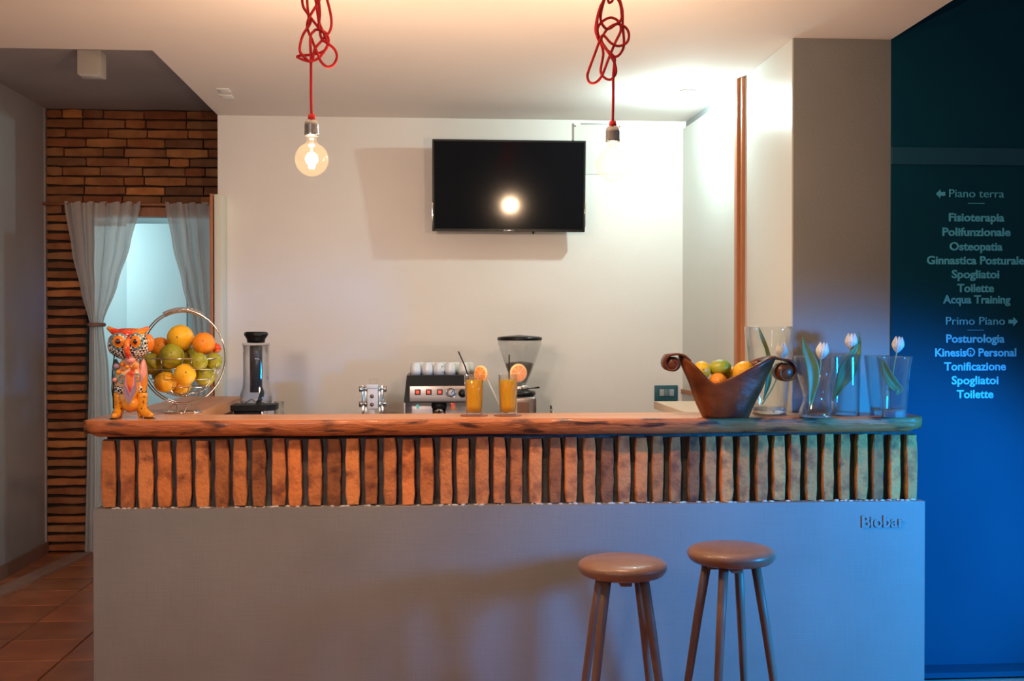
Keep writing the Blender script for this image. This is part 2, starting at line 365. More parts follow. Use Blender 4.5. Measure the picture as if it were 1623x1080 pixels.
# floor
fl = struct('floor', MB().box((-6, -3, -.10), (6, 10.2, -.012)), M['grout'])
TS = .333; tm = None; rtile = random.Random(3)
tmesh = MB()
tmesh.add([(-.160, -.160, 0), (.160, -.160, 0), (.160, .160, 0), (-.160, .160, 0), (-.164, -.164, -.004), (.164, -.164, -.004), (.164, .164, -.004), (-.164, .164, -.004), (-.164, -.164, -.012), (.164, -.164, -.012), (.164, .164, -.012), (-.164, .164, -.012)],
          [(0, 1, 2, 3)] + [(4 + k, 4 + (k + 1) % 4, (k + 1) % 4, k) for k in range(4)] + [(8 + k, 8 + (k + 1) % 4, 4 + (k + 1) % 4, 4 + k) for k in range(4)])
t0 = tmesh.build('tile', M['tile'], fl)
first = True
for i in range(-2, 17):
    for j in range(-6, 8):
        x = -1.638 + TS * (i - .5); y = 4.95 + TS * (j + .5)
        if y > 4.4 and x > -1.2: continue
        if x < -2.5: continue
        o = t0 if first else t0.copy()
        if not first: COL.objects.link(o)
        first = False; o.location = (x, y, 0)
# pink stone border running along the left wall
struct('trim_6', MB().prism([(-2.475, 6.02), (-2.36, 6.02), (-2.215, 7.30), (-2.33, 7.30)], .0, .010), M['strip'])

# ---- rear brick wall with a doorway
wa = tag(MB().box((-2.515, 7.385, -.02), (-2.275, 7.56, 2.90)).box((-2.275, 7.385, 2.20), (-1.1, 7.56, 2.90)).box((-1.40, 7.385, -.02), (-1.1, 7.56, 2.2)).build('wall_rear', M['mortar2']), kind='structure')
def rough_brick(name, a, b, m, parent, jit=.003, div=2):
    """brick with slightly uneven edges"""
    mb = MB(); x0, y0, z0 = a; x1, y1, z1 = b; dx, dz = x1 - x0, z1 - z0; ch = .004
    if dx >= dz:
        N_ = div + 1; st = [(x0 + dx * i / div) for i in range(N_)]
        ring = lambda x, e: [(x, y1, z0 + e), (x, y0 + ch, z0 + e), (x, y0, z0 + ch + e), (x, y0, z1 - ch - e), (x, y0 + ch, z1 - e), (x, y1, z1 - e)]
    else:
        N_ = div * 2 + 1; st = [(z0 + dz * i / (div * 2)) for i in range(N_)]
        ring = lambda z, e: [(x0 + e, y1, z), (x0 + e, y0 + ch, z), (x0 + ch + e, y0, z), (x1 - ch - e, y0, z), (x1 - e, y0 + ch, z), (x1 - e, y1, z)]
    vs = []
    for i, s_ in enumerate(st):
        e = .003 if i in (0, N_ - 1) else 0
        for p in ring(s_, e): vs.append((p[0] + random.uniform(-jit, jit), p[1] + random.uniform(-jit, jit) * .6, p[2] + random.uniform(-jit, jit)))
    fs = [(i * 6 + k, i * 6 + k + 1, (i + 1) * 6 + k + 1, (i + 1) * 6 + k) for i in range(N_ - 1) for k in range(5)]
    fs += [tuple(range(6)), tuple((N_ - 1) * 6 + k for k in range(5, -1, -1))]
    mb.add(vs, fs); return mb.build(name, m, parent)
# upper field
z = 2.205; row = 0; rb = random.Random(5)
while z < 2.87:
    hgt = .054; x = -2.515 - (0 if row % 2 else .13)
    while x < -1.12:
        wd = rb.choice([.26, .25, .27, .13, .24]); a0 = max(x, -2.510); a1 = min(x + wd, -1.12)
        if a1 - a0 > .04: rough_brick('brick', (a0, 7.35 + rb.uniform(-.006, .008), z), (a1 - .008, 7.39, min(z + hgt, 2.882)), M['wbrick'], wa, .0025, 2)
        x += wd
    z += .062; row += 1
# pier of single bricks left of the doorway with deep joints
z = .012
while z < 2.19:
    rough_brick('brick', (-2.510, 7.342 + rb.uniform(-.006, .006), z), (-2.268 + rb.uniform(-.008, .006), 7.40, z + .043), M['wbrick'], wa, .0035, 3)
    z += .0612
# jamb bricks at right of doorway (mostly behind the back wall)
struct('trim_7', MB().box((-2.29, 7.325, 2.185), (-1.3, 7.40, 2.245)), M['trimwood'])
# dark latch on the jamb
tag(MB().rbox((-2.275, 7.40, 1.50), (-2.245, 7.44, 1.60), .006).build('door_latch', M['matblack']), 'small dark latch on the brick doorway jamb beside the left curtain', 'latch')
# hall beyond the doorway
struct('wall_hall', MB().box((-4.2, 9.6, -.02), (.5, 9.7, 3.1)), M['hallwall'])
struct('wall_hall_left', MB().box((-4.3, 7.56, -.02), (-4.2, 9.7, 3.1)), M['hallwall'])
struct('wall_hall_right', MB().box((.4, 6.6, -.02), (.5, 9.7, 3.1)), M['hallwall'])
struct('ceiling_hall_rear', MB().box((-4.3, 7.56, 3.0), (.5, 9.7, 3.1)), M['hallwall'])
d1 = empty('door_1', (0, 0, 0), kind='structure')
pA = at(201, 500, 9.0); pB = at(296, 500, 9.0)
MB().rbox((pA.x, 9.0, 0.0), (pB.x, 9.04, 2.30), .004).build('door_leaf', M['hallwall'], d1)
MB().box((pA.x - .5, 9.25, 0), (pA.x - .02, 9.29, 2.3)).build('side_leaf', M['hallwall'], d1)
MB().box((pB.x + .03, 9.25, 0), (pB.x + .5, 9.29, 2.3)).build('side_leaf', M['hallwall'], d1)
# door jamb post at the end of the back wall
d2 = empty('door_2', (0, 0, 0), kind='structure')
MB().rbox((-1.236, 6.30, 0), (-1.190, 6.42, 2.211), .003).build('jamb', M['door'], d2)
MB().rbox((-1.262, 6.31, 0), (-1.244, 6.42, 2.215), .002).build('stop_strip', M['trimwood'], d2)

# ---------------- curtain rod and curtains
rod = empty('curtain_rod', (-1.95, 7.30, 2.262), label='dark brown wooden curtain rod across the brick doorway', cat='curtain rod')
MB().tube([(-.60, 0, 0), (.62, 0, 0)], .011, 10).build('pole', M['trimwood'], rod)
MB().ell((-.615, 0, 0), (.035, .022, .022)).build('finial', M['cab'], rod)
for sx in (-.57, .58): MB().box((sx - .008, -.006, -.008), (sx + .008, .06, .008)).build('bracket', M['cab'], rod)
def curtain(name, left, right, label, folds, parent=None, seed=0):
    """left / right: [(z, x)] edge curves top to bottom"""
    def ev(c, z):
        for (z0, x0), (z1, x1) in zip(c, c[1:]):
            if z <= z0 and z >= z1:
                t = (z0 - z) / (z0 - z1); t = t * t * (3 - 2 * t) * .5 + t * .5; return x0 + (x1 - x0) * t
        return c[-1][1] if z < c[-1][0] else c[0][1]
    zt, zb = left[0][0], left[-1][0]; rs = random.Random(seed); ph = [rs.uniform(-.6, .6) for _ in range(8)]
    def fn(u, v):
        z = zt + (zb - zt) * v; xl, xr = ev(left, z), ev(right, z); wdt = xr - xl
        x = xl + wdt * u; a = 2 * PI * folds * u
        amp = min(.030, .060 * (.12 + wdt))
        y = 7.262 + amp * math.sin(a + .7 * math.sin(3 * u + ph[0])) + .006 * math.sin(2.3 * a + ph[1])
        zz = z + (.016 * max(0, math.sin(a + 1.2)) if v < .001 else 0)
        return (x + .15 * amp * math.sin(2 * a), y, zz)
    o = MB().grid(fn, 150, 70).build(name, M['curtain'], parent, fixn=False)
    return o
ct = curtain('curtain', [(2.262, -2.372), (1.95, -2.325), (1.70, -2.27), (1.49, -2.215), (1.2, -2.22), (.6, -2.235), (.02, -2.25)],
             [(2.262, -1.885), (2.0, -1.95), (1.75, -2.03), (1.49, -2.125), (1.2, -2.09), (.6, -2.06), (.02, -2.04)], '', 6, seed=2)
tag(ct, 'sheer white curtain at the left of the brick doorway, tied at mid height', 'curtain', 'sheer curtains in the brick doorway')
MB().lathe([(.052, -.012), (.058, 0), (.052, .012)], 20, M=T(-2.168, 7.262, 1.483)).build('tieback', M['skirt'], ct)
ct = curtain('curtain', [(2.262, -1.735), (2.0, -1.69), (1.75, -1.63), (1.49, -1.565), (1.2, -1.55), (.6, -1.56), (.02, -1.56)],
             [(2.262, -1.40), (2.0, -1.40), (1.75, -1.40), (1.49, -1.41), (1.2, -1.40), (.6, -1.39), (.02, -1.39)], '', 4, seed=5)
tag(ct, 'sheer white curtain at the right of the brick doorway beside the cream post', 'curtain', 'sheer curtains in the brick doorway')

# ---------------- alcove box lamp
p = at(145.5, 107, 5.85)
cl = empty('ceiling_light', (p.x, 5.85, 2.884), label='small white box spotlight on the raised dark ceiling at the left', cat='ceiling light')
MB().rbox((-.058, -.055, -.128), (.058, .055, -.0), .004).build('housing', M['whitep'], cl)
MB().rbox((-.047, -.045, -.131), (.047, .045, -.127), .001).build('diffuser', M['white'], cl)
# two thin white patches shaped as light glints on the main ceiling
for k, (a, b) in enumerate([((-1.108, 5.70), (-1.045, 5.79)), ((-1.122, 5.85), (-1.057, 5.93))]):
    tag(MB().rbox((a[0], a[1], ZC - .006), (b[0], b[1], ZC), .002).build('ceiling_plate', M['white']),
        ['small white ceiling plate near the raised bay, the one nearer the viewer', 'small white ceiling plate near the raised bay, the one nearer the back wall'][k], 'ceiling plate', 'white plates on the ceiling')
# flush spotlight near the right rear corner
sp = empty('ceiling_spotlight', (1.29, 5.60, ZC), label='small white ceiling spotlight lit near the right rear corner', cat='ceiling light')
MB().lathe([(.045, 0), (.045, -.008), (.036, -.012), (.034, -.004)], 28).build('rim', M['white'], sp)
MB().lathe([(.033, -.004), (.030, -.014), (.018, -.020), (0.0005, -.022)], 28).build('diffuser', M['led'], sp)
# service hatch behind the tv
hp = empty('wall_hatch', (.93, YB, 2.50), label='white square access hatch high on the back wall behind the right bulb', cat='hatch')
a = at(908, 192, YB); b = at(985, 192, YB)
MB().box((a.x - .93, -.006, -.14), (b.x - .93, 0, .150)).build('hatch_panel', M['wallpanel_white'], hp)
MB().box((a.x - .93, -.009, -.14), (a.x - .93 + .006, -.005, .155)).box((a.x - .93 + .05, -.010, .150), (b.x - .93 - .01, -.004, .1565)).build('hatch_edge', M['steel'], hp)
for xx in (a.x - .93 + .012, b.x - .93 - .012): MB().lathe([(.005, 0), (.004, .004)], 10, M=T(xx, -.006, .14) @ R(PI / 2, 'X')).build('screw', M['steel'], hp)

# ================================================================ BAR COUNTER
FY = 4.325; BY = 4.36
xL, xR = -1.306, 1.973
bar = empty('bar_counter', (.33, 4.45, 0), label='long bar counter with beige plaster front and upright brick band', cat='bar counter')
bar_l = lambda o: (setattr(o, 'matrix_parent_inverse', Matrix.Translation((-.33, -4.45, 0))), o)[1]
bar_l(MB().box((xL, FY, 0), (xR, 4.488, .757)).build('plaster_panel', M['plaster'], bar))
bar_l(MB().box((xL + .035, BY + .028, .757), (xR - .035, 4.488, 1.033)).build('mortar_bed', M['mortar'], bar))
starts = [160, 190, 219, 249, 279, 310, 341, 369, 399, 430, 457, 488, 518, 548, 578, 608, 637, 666, 697, 724, 754, 782, 809, 839, 871, 896, 925, 953, 980, 1007, 1034, 1062, 1091, 1117, 1143, 1170, 1199, 1226, 1251, 1278, 1305, 1331, 1358, 1384, 1411, 1437]
rb = random.Random(11)
for i, s_ in enumerate(starts):
    x0 = at(s_, 740, BY).x; wd = (21.5 - 3.5 * i / 45 + rb.uniform(-1, 1)) / sc(BY)
    bar_l(rough_brick('brick', (x0, BY + rb.uniform(-.007, .004), .759 + rb.uniform(0, .004)), (x0 + wd, BY + .04, 1.022 + rb.uniform(-.006, .004)), M['brick'], bar, .0022, 3))
# lime crumbs along the ledge
mb = MB()
for k in range(150):
    x = rb.uniform(xL + .03, xR - .03); r = rb.uniform(.002, .007)
    mb.ell((x, BY - .008 + rb.uniform(-.012, .012), .757 + r * .2), (r * 1.8, r, r * .7), n=6, m=4)
bar_l(tag(mb.build('mortar_crumbs', M['lime'], bar), kind='stuff'))
def text_mesh(s, size, depth, offset=0.0, align='CENTER'):
    c = bpy.data.curves.new('t', 'FONT'); c.body = s; c.size = size; c.extrude = depth; c.offset = offset; c.align_x = align; c.resolution_u = 3
    o = bpy.data.objects.new('t', c); COL.objects.link(o)
    bpy.context.view_layer.update()
    me = bpy.data.meshes.new_from_object(o.evaluated_get(bpy.context.evaluated_depsgraph_get()))
    bpy.data.objects.remove(o); bpy.data.curves.remove(c); return me
me = text_mesh('Biobar', .062, .003, .0012, 'LEFT'); me.name = 'lettering'
p = at(1364, 836, FY); lt = link('lettering', me, M['plaster'], bar); lt.location = (p.x, FY - .002, p.z); lt.rotation_euler = (PI / 2, 0, 0)
ws = max(v.co.x for v in me.vertices); lt.scale = ((1437 - 1364) / sc(FY) * 1.0 / ws, (1437 - 1364) / sc(FY) / ws, 1); bar_l(lt)

# --- live-edge board on top
Zt = 1.10
def board():
    mb = MB(); n = 220; xs = []
    x0, x1 = -1.345, 1.962; prof = []
    for i in range(n + 1):
        u = i / n; x = x0 + (x1 - x0) * u
        e = mnoise.noise((x * 1.6, .3, 0)) * .010 + mnoise.noise((x * 7, 1.3, 0)) * .005
        w1 = mnoise.noise((x * 9, 5, 2)) * .006; w2 = mnoise.noise((x * 13, 9, 4)) * .006
        dl = (x - x0); dr = (x1 - x); d = min(dl, dr)
        tp = max(0, 1 - d / .06)
        yf = 4.303 - .0 + e + tp ** 2 * .03
        zb = 1.038 + .035 * tp ** 1.5 + mnoise.noise((x * 3, 7, 1)) * .003
        yb = 4.608 if x < 1.49 else (4.552 if x < 1.918 else 4.487)
        zm = Zt - .010
        ring = [(x, yb, Zt), (x, yf + .010, Zt), (x, yf + .002, Zt - .003), (x, yf - .001 + w1, Zt - .018), (x, yf + .004 + w2, Zt - .034), (x, yf + .008 + w1 * .8, Zt - .05), (x, yf + .020, zb), (x, yb, zb)]
        prof.append(ring)
    vs = [p for r in prof for p in r]; k = 8
    def faces(js): return [(i * k + j, (i + 1) * k + j, (i + 1) * k + (j + 1) % k, i * k + (j + 1) % k) for i in range(n) for j in js]
    mb.add(vs, faces([0]), False, 0); 
    mb.add(vs, faces([1, 2, 3, 4, 5]) , True, 1)
    mb.add(vs, faces([6, 7]), False, 1)
    mb.add(prof[0], [tuple(range(8))], False, 1); mb.add(prof[-1], [tuple(range(7, -1, -1))], False, 1)
    me_o = mb.build('countertop', [M['board'], M['edge']])
    bm = bmesh.new(); bm.from_mesh(me_o.data); bmesh.ops.remove_doubles(bm, verts=bm.verts[:], dist=1e-5); bmesh.ops.recalc_face_normals(bm, faces=bm.faces[:]); bm.to_mesh(me_o.data); bm.free()
    return me_o
tag(board(), 'thick orange-brown live-edge wooden board on top of the bar', 'countertop')
def rboard(name, pts, z0, z1, m, lab):
    o = MB().prism(pts, z0, z1).build(name, m); return tag(o, lab, 'countertop')
rboard('side_board', [(-1.33, 4.612), (-.998, 4.612), (-1.0, 5.1), (-.995, 5.45), (-1.003, 5.86), (-1.02, 5.90), (-1.31, 5.92)], 1.050, 1.0995, M['wood2'], 'orange wooden side board running back from the left end of the bar')
rboard('side_board', [(1.058, 4.612), (1.497, 4.612), (1.497, 5.256), (1.46, 5.30), (1.44, 5.30), (1.44, 5.34), (1.068, 5.34)], 1.064, 1.0995, M['wood3'], 'pale wooden side board running back from the right end of the bar')
def cabinet(name, a, b, lab, doors):
    c = empty(name, (0, 0, 0), label=lab, cat='cabinet')
    MB().box(a, b).build('carcass', M['cab'], c); return c
cL = cabinet('side_cabinet', (-1.28, 4.62, 0), (-1.04, 5.80, 1.048), 'brown cabinet under the orange side board at left', 2)
cR = cabinet('side_cabinet', (1.10, 4.62, 0), (1.475, 5.255, 1.062), 'brown cabinet under the pale side board at right', 2)
for k in range(2):
    MB().rbox((-1.04, 4.65 + k * .57, .06), (-1.025, 5.20 + k * .57, 1.0), .003).build('door', M['cab'], cL)
    MB().rbox((1.085, 4.65 + k * .30, .06), (1.10, 4.93 + k * .30, 1.0), .003).build('door', M['cab'], cR)
bw = empty('back_cabinet', (0, 5.9, 0), label='low cabinet against the back wall under the coffee machine', cat='cabinet')
MB().box((-.98, -.02, 0), (1.05, .50, .86)).build('carcass', M['cab'], bw)
for k in range(4): MB().rbox((-.97 + k * .5, -.04, .06), (-.48 + k * .5, -.021, .84), .003).build('door', M['cab'], bw)
bt = tag(MB().rbox((-.985, 5.84, .861), (1.055, 6.415, .90), .004).build('back_worktop', M['steel']), 'steel worktop behind the bar carrying the coffee machine', 'worktop')
WZ = .9005

# ================================================================ TV
tc = at(807, 295, 6.24)
tv = empty('television', tc, label='black wall-mounted flat television showing a bulb reflection', cat='television')
tw, th_ = .868, .515; tilt = math.radians(4.95)
tv.rotation_euler = (0, 0, 0)
TM = R(tilt, 'X')
MB().rbox((-tw / 2, -.004, -th_ / 2), (tw / 2, .038, th_ / 2), .006, M=TM).rbox((-.26, .03, -.18), (.26, .065, .16), .012, M=TM).build('back_shell', M['matblack'], tv)
b0 = .011
MB().box((-tw / 2 + .001, -.009, -th_ / 2 + .001), (-tw / 2 + b0, -.003, th_ / 2 - .001), M=TM).box((tw / 2 - b0, -.009, -th_ / 2 + .001), (tw / 2 - .001, -.003, th_ / 2 - .001), M=TM).box((-tw / 2 + .001, -.009, th_ / 2 - b0), (tw / 2 - .001, -.003, th_ / 2 - .001), M=TM).box((-tw / 2 + .001, -.009, -th_ / 2 + .001), (tw / 2 - .001, -.003, -th_ / 2 + .015), M=TM).build('bezel', M['black'], tv)
MB().box((-tw / 2 + b0, -.0065, -th_ / 2 + .014), (tw / 2 - b0, -.0045, th_ / 2 - b0), M=TM).build('screen', M['screen'], tv)
tl = [tv]
MB().rbox((-.03, -.0115, -th_ / 2 + .002), (.03, -.0085, -th_ / 2 + .011), .001, M=TM).build('chrome_badge', M['chrome'], tv)
MB().rbox((-tw / 2 - .002, -.010, -th_ / 2 + .0), (-tw / 2 + .004, .0, -th_ / 2 + .16), .001, M=TM).build('chrome_edge', M['chrome'], tv)
MB().rbox((tw / 2 - .004, -.010, -th_ / 2 + .03), (tw / 2 + .002, .0, -th_ / 2 + .17), .001, M=TM).build('chrome_edge', M['chrome'], tv)
MB().lathe([(.007, 0), (.005, -.014)], 12, M=TM @ T(.14, .01, -th_ / 2 + .001)).build('sensor', M['black'], tv)
MB().box((-.12, .06, -.10), (.12, YB - tc.y - .012, -.07)).box((-.12, .06, .06), (.12, YB - tc.y - .012, .09)).box((-.14, YB - tc.y - .014, -.13), (.14, YB - tc.y, .13)).build('wall_bracket', M['matblack'], tv)

# switch plate
a = at(1037, 611, YB); b = at(1074, 636, YB)
sw = empty('light_switch', ((a.x + b.x) / 2, YB, (a.z + b.z) / 2), label='dark teal switch plate with grey rockers on the back wall', cat='light switch')
hw, hh = (b.x - a.x) / 2, (a.z - b.z) / 2
MB().rbox((-hw, -.010, -hh), (hw, 0, hh), .004).build('plate', mat('teal_plate', (.02, .10, .13), .35), sw)
for k in range(3): MB().rbox((-hw * .58 + k * hw * .42, -.015, -hh * .35), (-hw * .58 + (k + .93) * hw * .42, -.009, hh * .5), .002).build('rocker', mat('rocker_grey', [(.35, .38, .38), (.14, .20, .24), (.30, .38, .45)][k], .4), sw)

# ================================================================ PENDANT BULBS
def pendant(i, px_pts, knot, label):
    bx, by, bz = BULB[i]
    t = empty('pendant_lamp', (bx, by, ZC), label=label, cat='pendant lamp', group='bare bulb pendants on red cords')
    Mz = T(0, 0, bz - ZC)
    r = .0555
    prof = [(0.0005, -r)]
    for k in range(1, 17):
        a = -PI / 2 + (PI * .82) * k / 17; prof.append((r * math.cos(a), r * math.sin(a)))
    prof += [(.0195, r * .96), (.0175, r * 1.10), (.0170, r * 1.28)]
    MB().lathe(prof, 40, M=Mz).build('bulb_glass', M['bulbglass'], t)
    fl_ = MB()
    for k in range(6):
        a = 2 * PI * k / 6
        fl_.tube([(.008 * math.cos(a), .008 * math.sin(a), -.030), (.012 * math.cos(a + .3), .012 * math.sin(a + .3), .020)], .0016, 6, M=Mz)
    fo = fl_.build('filament', M['fil'], t)
    MB().lathe([(.004, .02), (.005, .045), (.009, .062), (.012, .07)], 14, M=Mz).build('glass_mount', M['glass'], t)
    MB().lathe([(.0005, .078), (.0235, .078), (.0245, .083), (.0235, .088), (.0235, .112), (.0225, .122), (.0175, .130), (.0005, .1305)], 32, M=Mz).build('socket', M['socket'], t)
    MB().lathe([(.0115, .130), (.0125, .138), (.0105, .149), (.004, .150)], 20, M=Mz).build('cord_grip', mat('red_grip', (.75, .01, .01), .35), t)
    P = [Vector((0, 0, bz - ZC + .148))]
    for (x, y, dy) in px_pts:
        q = at(x, y, by + dy); P.append(Vector((q.x - bx, q.y - by, q.z - ZC)))
    P.append(Vector((0, 0, -.03)))
    MB().tube(catmull(P, 9), .0046, 8).build('cord', M['cloth'], t)
    MB().lathe([(.0005, -.035), (.02, -.034), (.045, -.012), (.048, 0), (.0005, 0)], 32).build('ceiling_rose', M['whitep'], t)
c1 = [(493, 150, 0), (493, 97, 0), (492, 60, .0), (497, 50, .01), (503, 47, .012), (516, 52, .02), (521, 64, .02), (517, 76, .01), (505, 92, 0), (490, 97, -.012), (472, 91, -.02), (476, 88, -.01), (492, 87, .01), (511, 82, .02), (519, 72, .025), (513, 52, .0), (505, 44, -.01), (507, 20, -.015), (502, -20, -.01), (495, -32, 0), (487, -10, .015), (489, 25, .02), (492, 36, .015), (480, 56, .0), (475, 78, -.015), (480, 88, -.02), (494, 98, -.01), (499, 78, .0), (512, 62, .015), (514, 55, .02), (506, 35, .01), (500, 0, 0), (492, -20, -.01), (480, -12, -.015), (480, 8, -.01), (488, 22, 0), (502, 40, .01), (506, 42, .02), (500, -10, .02), (506, -30, .0), (516, -8, -.01), (524, 22, -.02), (525, 42, -.02), (519, 54, -.015), (508, 50, .01), (510, 62, .015), (518, 68, 0), (530, 78, -.02), (534, 90, -.03), (529, 102, -.03), (519, 106, -.03), (509, 98, -.02), (503, 84, -.005), (494, 62, .01), (487, 44, .02), (490, 28, .0), (503, 6, .0), (512, -14, .0), (503, -35, 0)]
c2 = [(972, 150, 0), (972, 120, 0), (974, 100, .01), (974, 92, .012), (968, 84, .015), (956, 74, .01), (948, 62, 0), (946, 50, -.01), (947, 30, -.015), (953, 8, -.01), (962, -6, 0), (965, 4, .01), (970, 2, .01), (974, -6, .01), (982, 4, .012), (985, 20, .01), (984, 32, .005), (974, 40, .01), (964, 46, .0), (957, 42, -.01), (952, 30, -.012), (955, 10, -.005), (963, -10, .005), (978, -8, .012), (986, 14, .02), (987, 40, .015), (989, 70, .01), (984, 84, 0), (976, 90, -.01), (968, 86, -.012), (960, 76, -.01), (953, 64, 0), (956, 56, .01), (964, 45, .015), (978, 38, .015), (992, 44, .01), (997, 56, .005), (993, 68, 0), (980, 73, -.01), (968, 68, -.015), (956, 56, -.012), (950, 66, -.02), (943, 85, -.025), (933, 112, -.03), (931, 122, -.03), (935, 131, -.03), (944, 131, -.03), (954, 120, -.02), (964, 95, -.01), (975, 68, 0), (984, 48, .01), (980, 34, .015), (968, 28, .01), (955, 34, .0), (947, 46, -.005), (950, 62, .005), (956, 84, .01), (952, 112, .015), (958, 123, .015), (968, 126, .01), (976, 116, .0), (974, 100, -.01), (966, 86, -.01), (954, 68, .0), (944, 48, .01), (951, 12, .01), (965, -12, .0), (968, -35, .0)]
pendant(0, c1, 0, 'left clear globe bulb hanging on a knotted red cord')
pendant(1, c2, 0, 'right clear globe bulb hanging on a knotted red cord')

# ================================================================ WALL SIGN
SY = 4.552; SX = at(1547, 450, SY).x; sign = empty('wall_sign', (SX, SY, 1.6), label='pale lettered floor directory on the blue wall at right', cat='sign')
lines = [('Piano terra', 1547, 313, 91, .0), ('Fisioterapia', 1547, 351, 92, .002), ('Polifunzionale', 1547, 374, 113, .002), ('Osteopatia', 1546.5, 397, 88, .002),
         ('Ginnastica Posturale', 1546, 419, 162, .002), ('Spogliatoi', 1546, 441, 79, .002), ('Toilette', 1546, 463, 61, .002), ('Acqua Training', 1548, 481, 112, .002),
         ('Primo Piano', 1545.5, 515, 98, .0), ('Posturologia', 1545, 543, 97, .002), ('Kinesis\u00ae Personal', 1546, 565, 135, .002), ('Tonificazione', 1545, 587, 103, .002), ('Spogliatoi', 1545, 609, 78, .002), ('Toilette', 1545, 631, 61, .002)]
for s_, cx, by, wpx, off in lines:
    me = text_mesh(s_, .062, .0015, off * .8); me.name = 'text_line'
    ws = max(v.co.x for v in me.vertices) - min(v.co.x for v in me.vertices)
    k = wpx / (sc(SY)*.985) / ws
    p = at(cx, by, SY); o = link('text_line', me, M['letter'], sign)
    hs = .062; sy = min(k, 1.0) if False else (16.5 / (sc(SY)*.985)) / (.062 * .72) * .80
    o.location = (p.x - SX, -.002, p.z - 1.6); o.rotation_euler = (PI / 2, 0, 0); o.scale = (k, sy, 1)
def arrow(cx, cy, d):
    p = at(cx, cy, SY); q = 1 / (sc(SY)*.985) * d
    poly = [(-8, 0), (-1, 7), (-1, 3), (7, 3), (7, -3), (-1, -3), (-1, -7)]
    MB().prism([(x * q, y / (sc(SY)*.985)) for x, y in poly], -.004, 0, 'y', M=T(p.x - SX, 0, p.z - 1.6)).build('arrow', M['letter'], sign)
arrow(1491, 307.5, 1); arrow(1605, 510, -1)
for cx, cy in ((1547, 322.5), (1546, 523.5)):
    p = at(cx, cy, SY); MB().box((-.036, -.003, -.0012), (.036, 0, .0012), M=T(p.x - SX, 0, p.z - 1.6)).build('rule', M['letter'], sign)

# ================================================================ STOOLS
def stool(X, Y, H, rz, label, leg_angles):
    t = empty('bar_stool', (X, Y, 0), rz, label, 'bar stool', 'padded stools in front of the bar')
    r = .158
    def rf(a, z):
        if z < H - .045: return 1 + .012 * math.sin(a * 38) + .006 * math.sin(a * 23 + 1)
        return 1
    prof = [(.0005, H - .056), (r - .045, H - .056), (r - .026, H - .058), (r - .014, H - .052), (r - .005, H - .042), (r, H - .030), (r - .003, H - .018), (r - .013, H - .009), (r - .032, H - .0035), (r - .065, H - .0005), (r - .11, H + .001), (.0005, H + .0015)]
    MB().lathe(prof, 120, rf=rf).build('seat', M['leather'], t)
    MB().rbox((-.085, -.02, H - .082), (.085, .02, H - .056), .003).rbox((-.02, -.085, H - .082), (.02, .085, H - .056), .003).build('seat_block', M['legwood'], t)
    for a in leg_angles:
        c, s_ = math.cos(a), math.sin(a)
        mb = MB(); n = 14; rings = [(.088, H - .057, .0175), (.088 + .10 * .34, H * .62, .0165), (.088 + .10 * .68, H * .29, .0145), (.188, 0.0, .012)]
        mb.tube([(q * c, q * s_, z) for q, z, _ in rings], [w_ for _, _, w_ in rings], n)
        mb.build('leg', M['legwood'], t)
pS = at(985, 903, 3.88); pS2 = at(1159, 892, 3.90)
stool(pS.x, 3.86, .640, 0, 'bar stool with round tan padded seat, the left of the two', [math.radians(a) for a in (222, 318, 42, 138)])
stool(pS2.x, 3.90, .672, 0, 'bar stool with round tan padded seat, the right of the two', [math.radians(a) for a in (238, 328, 58, 148)])

# ================================================================ THINGS ON THE BAR
def on_bar(px, py_base, zt=Zt):
    """point on the bar top seen at this pixel"""
    r = FW + RT * ((px - 811.5) / F_PX) + UP * ((540 - py_base) / F_PX); t = (zt - EYE) / r.z
    return Vector((r.x * t, r.y * t, zt))
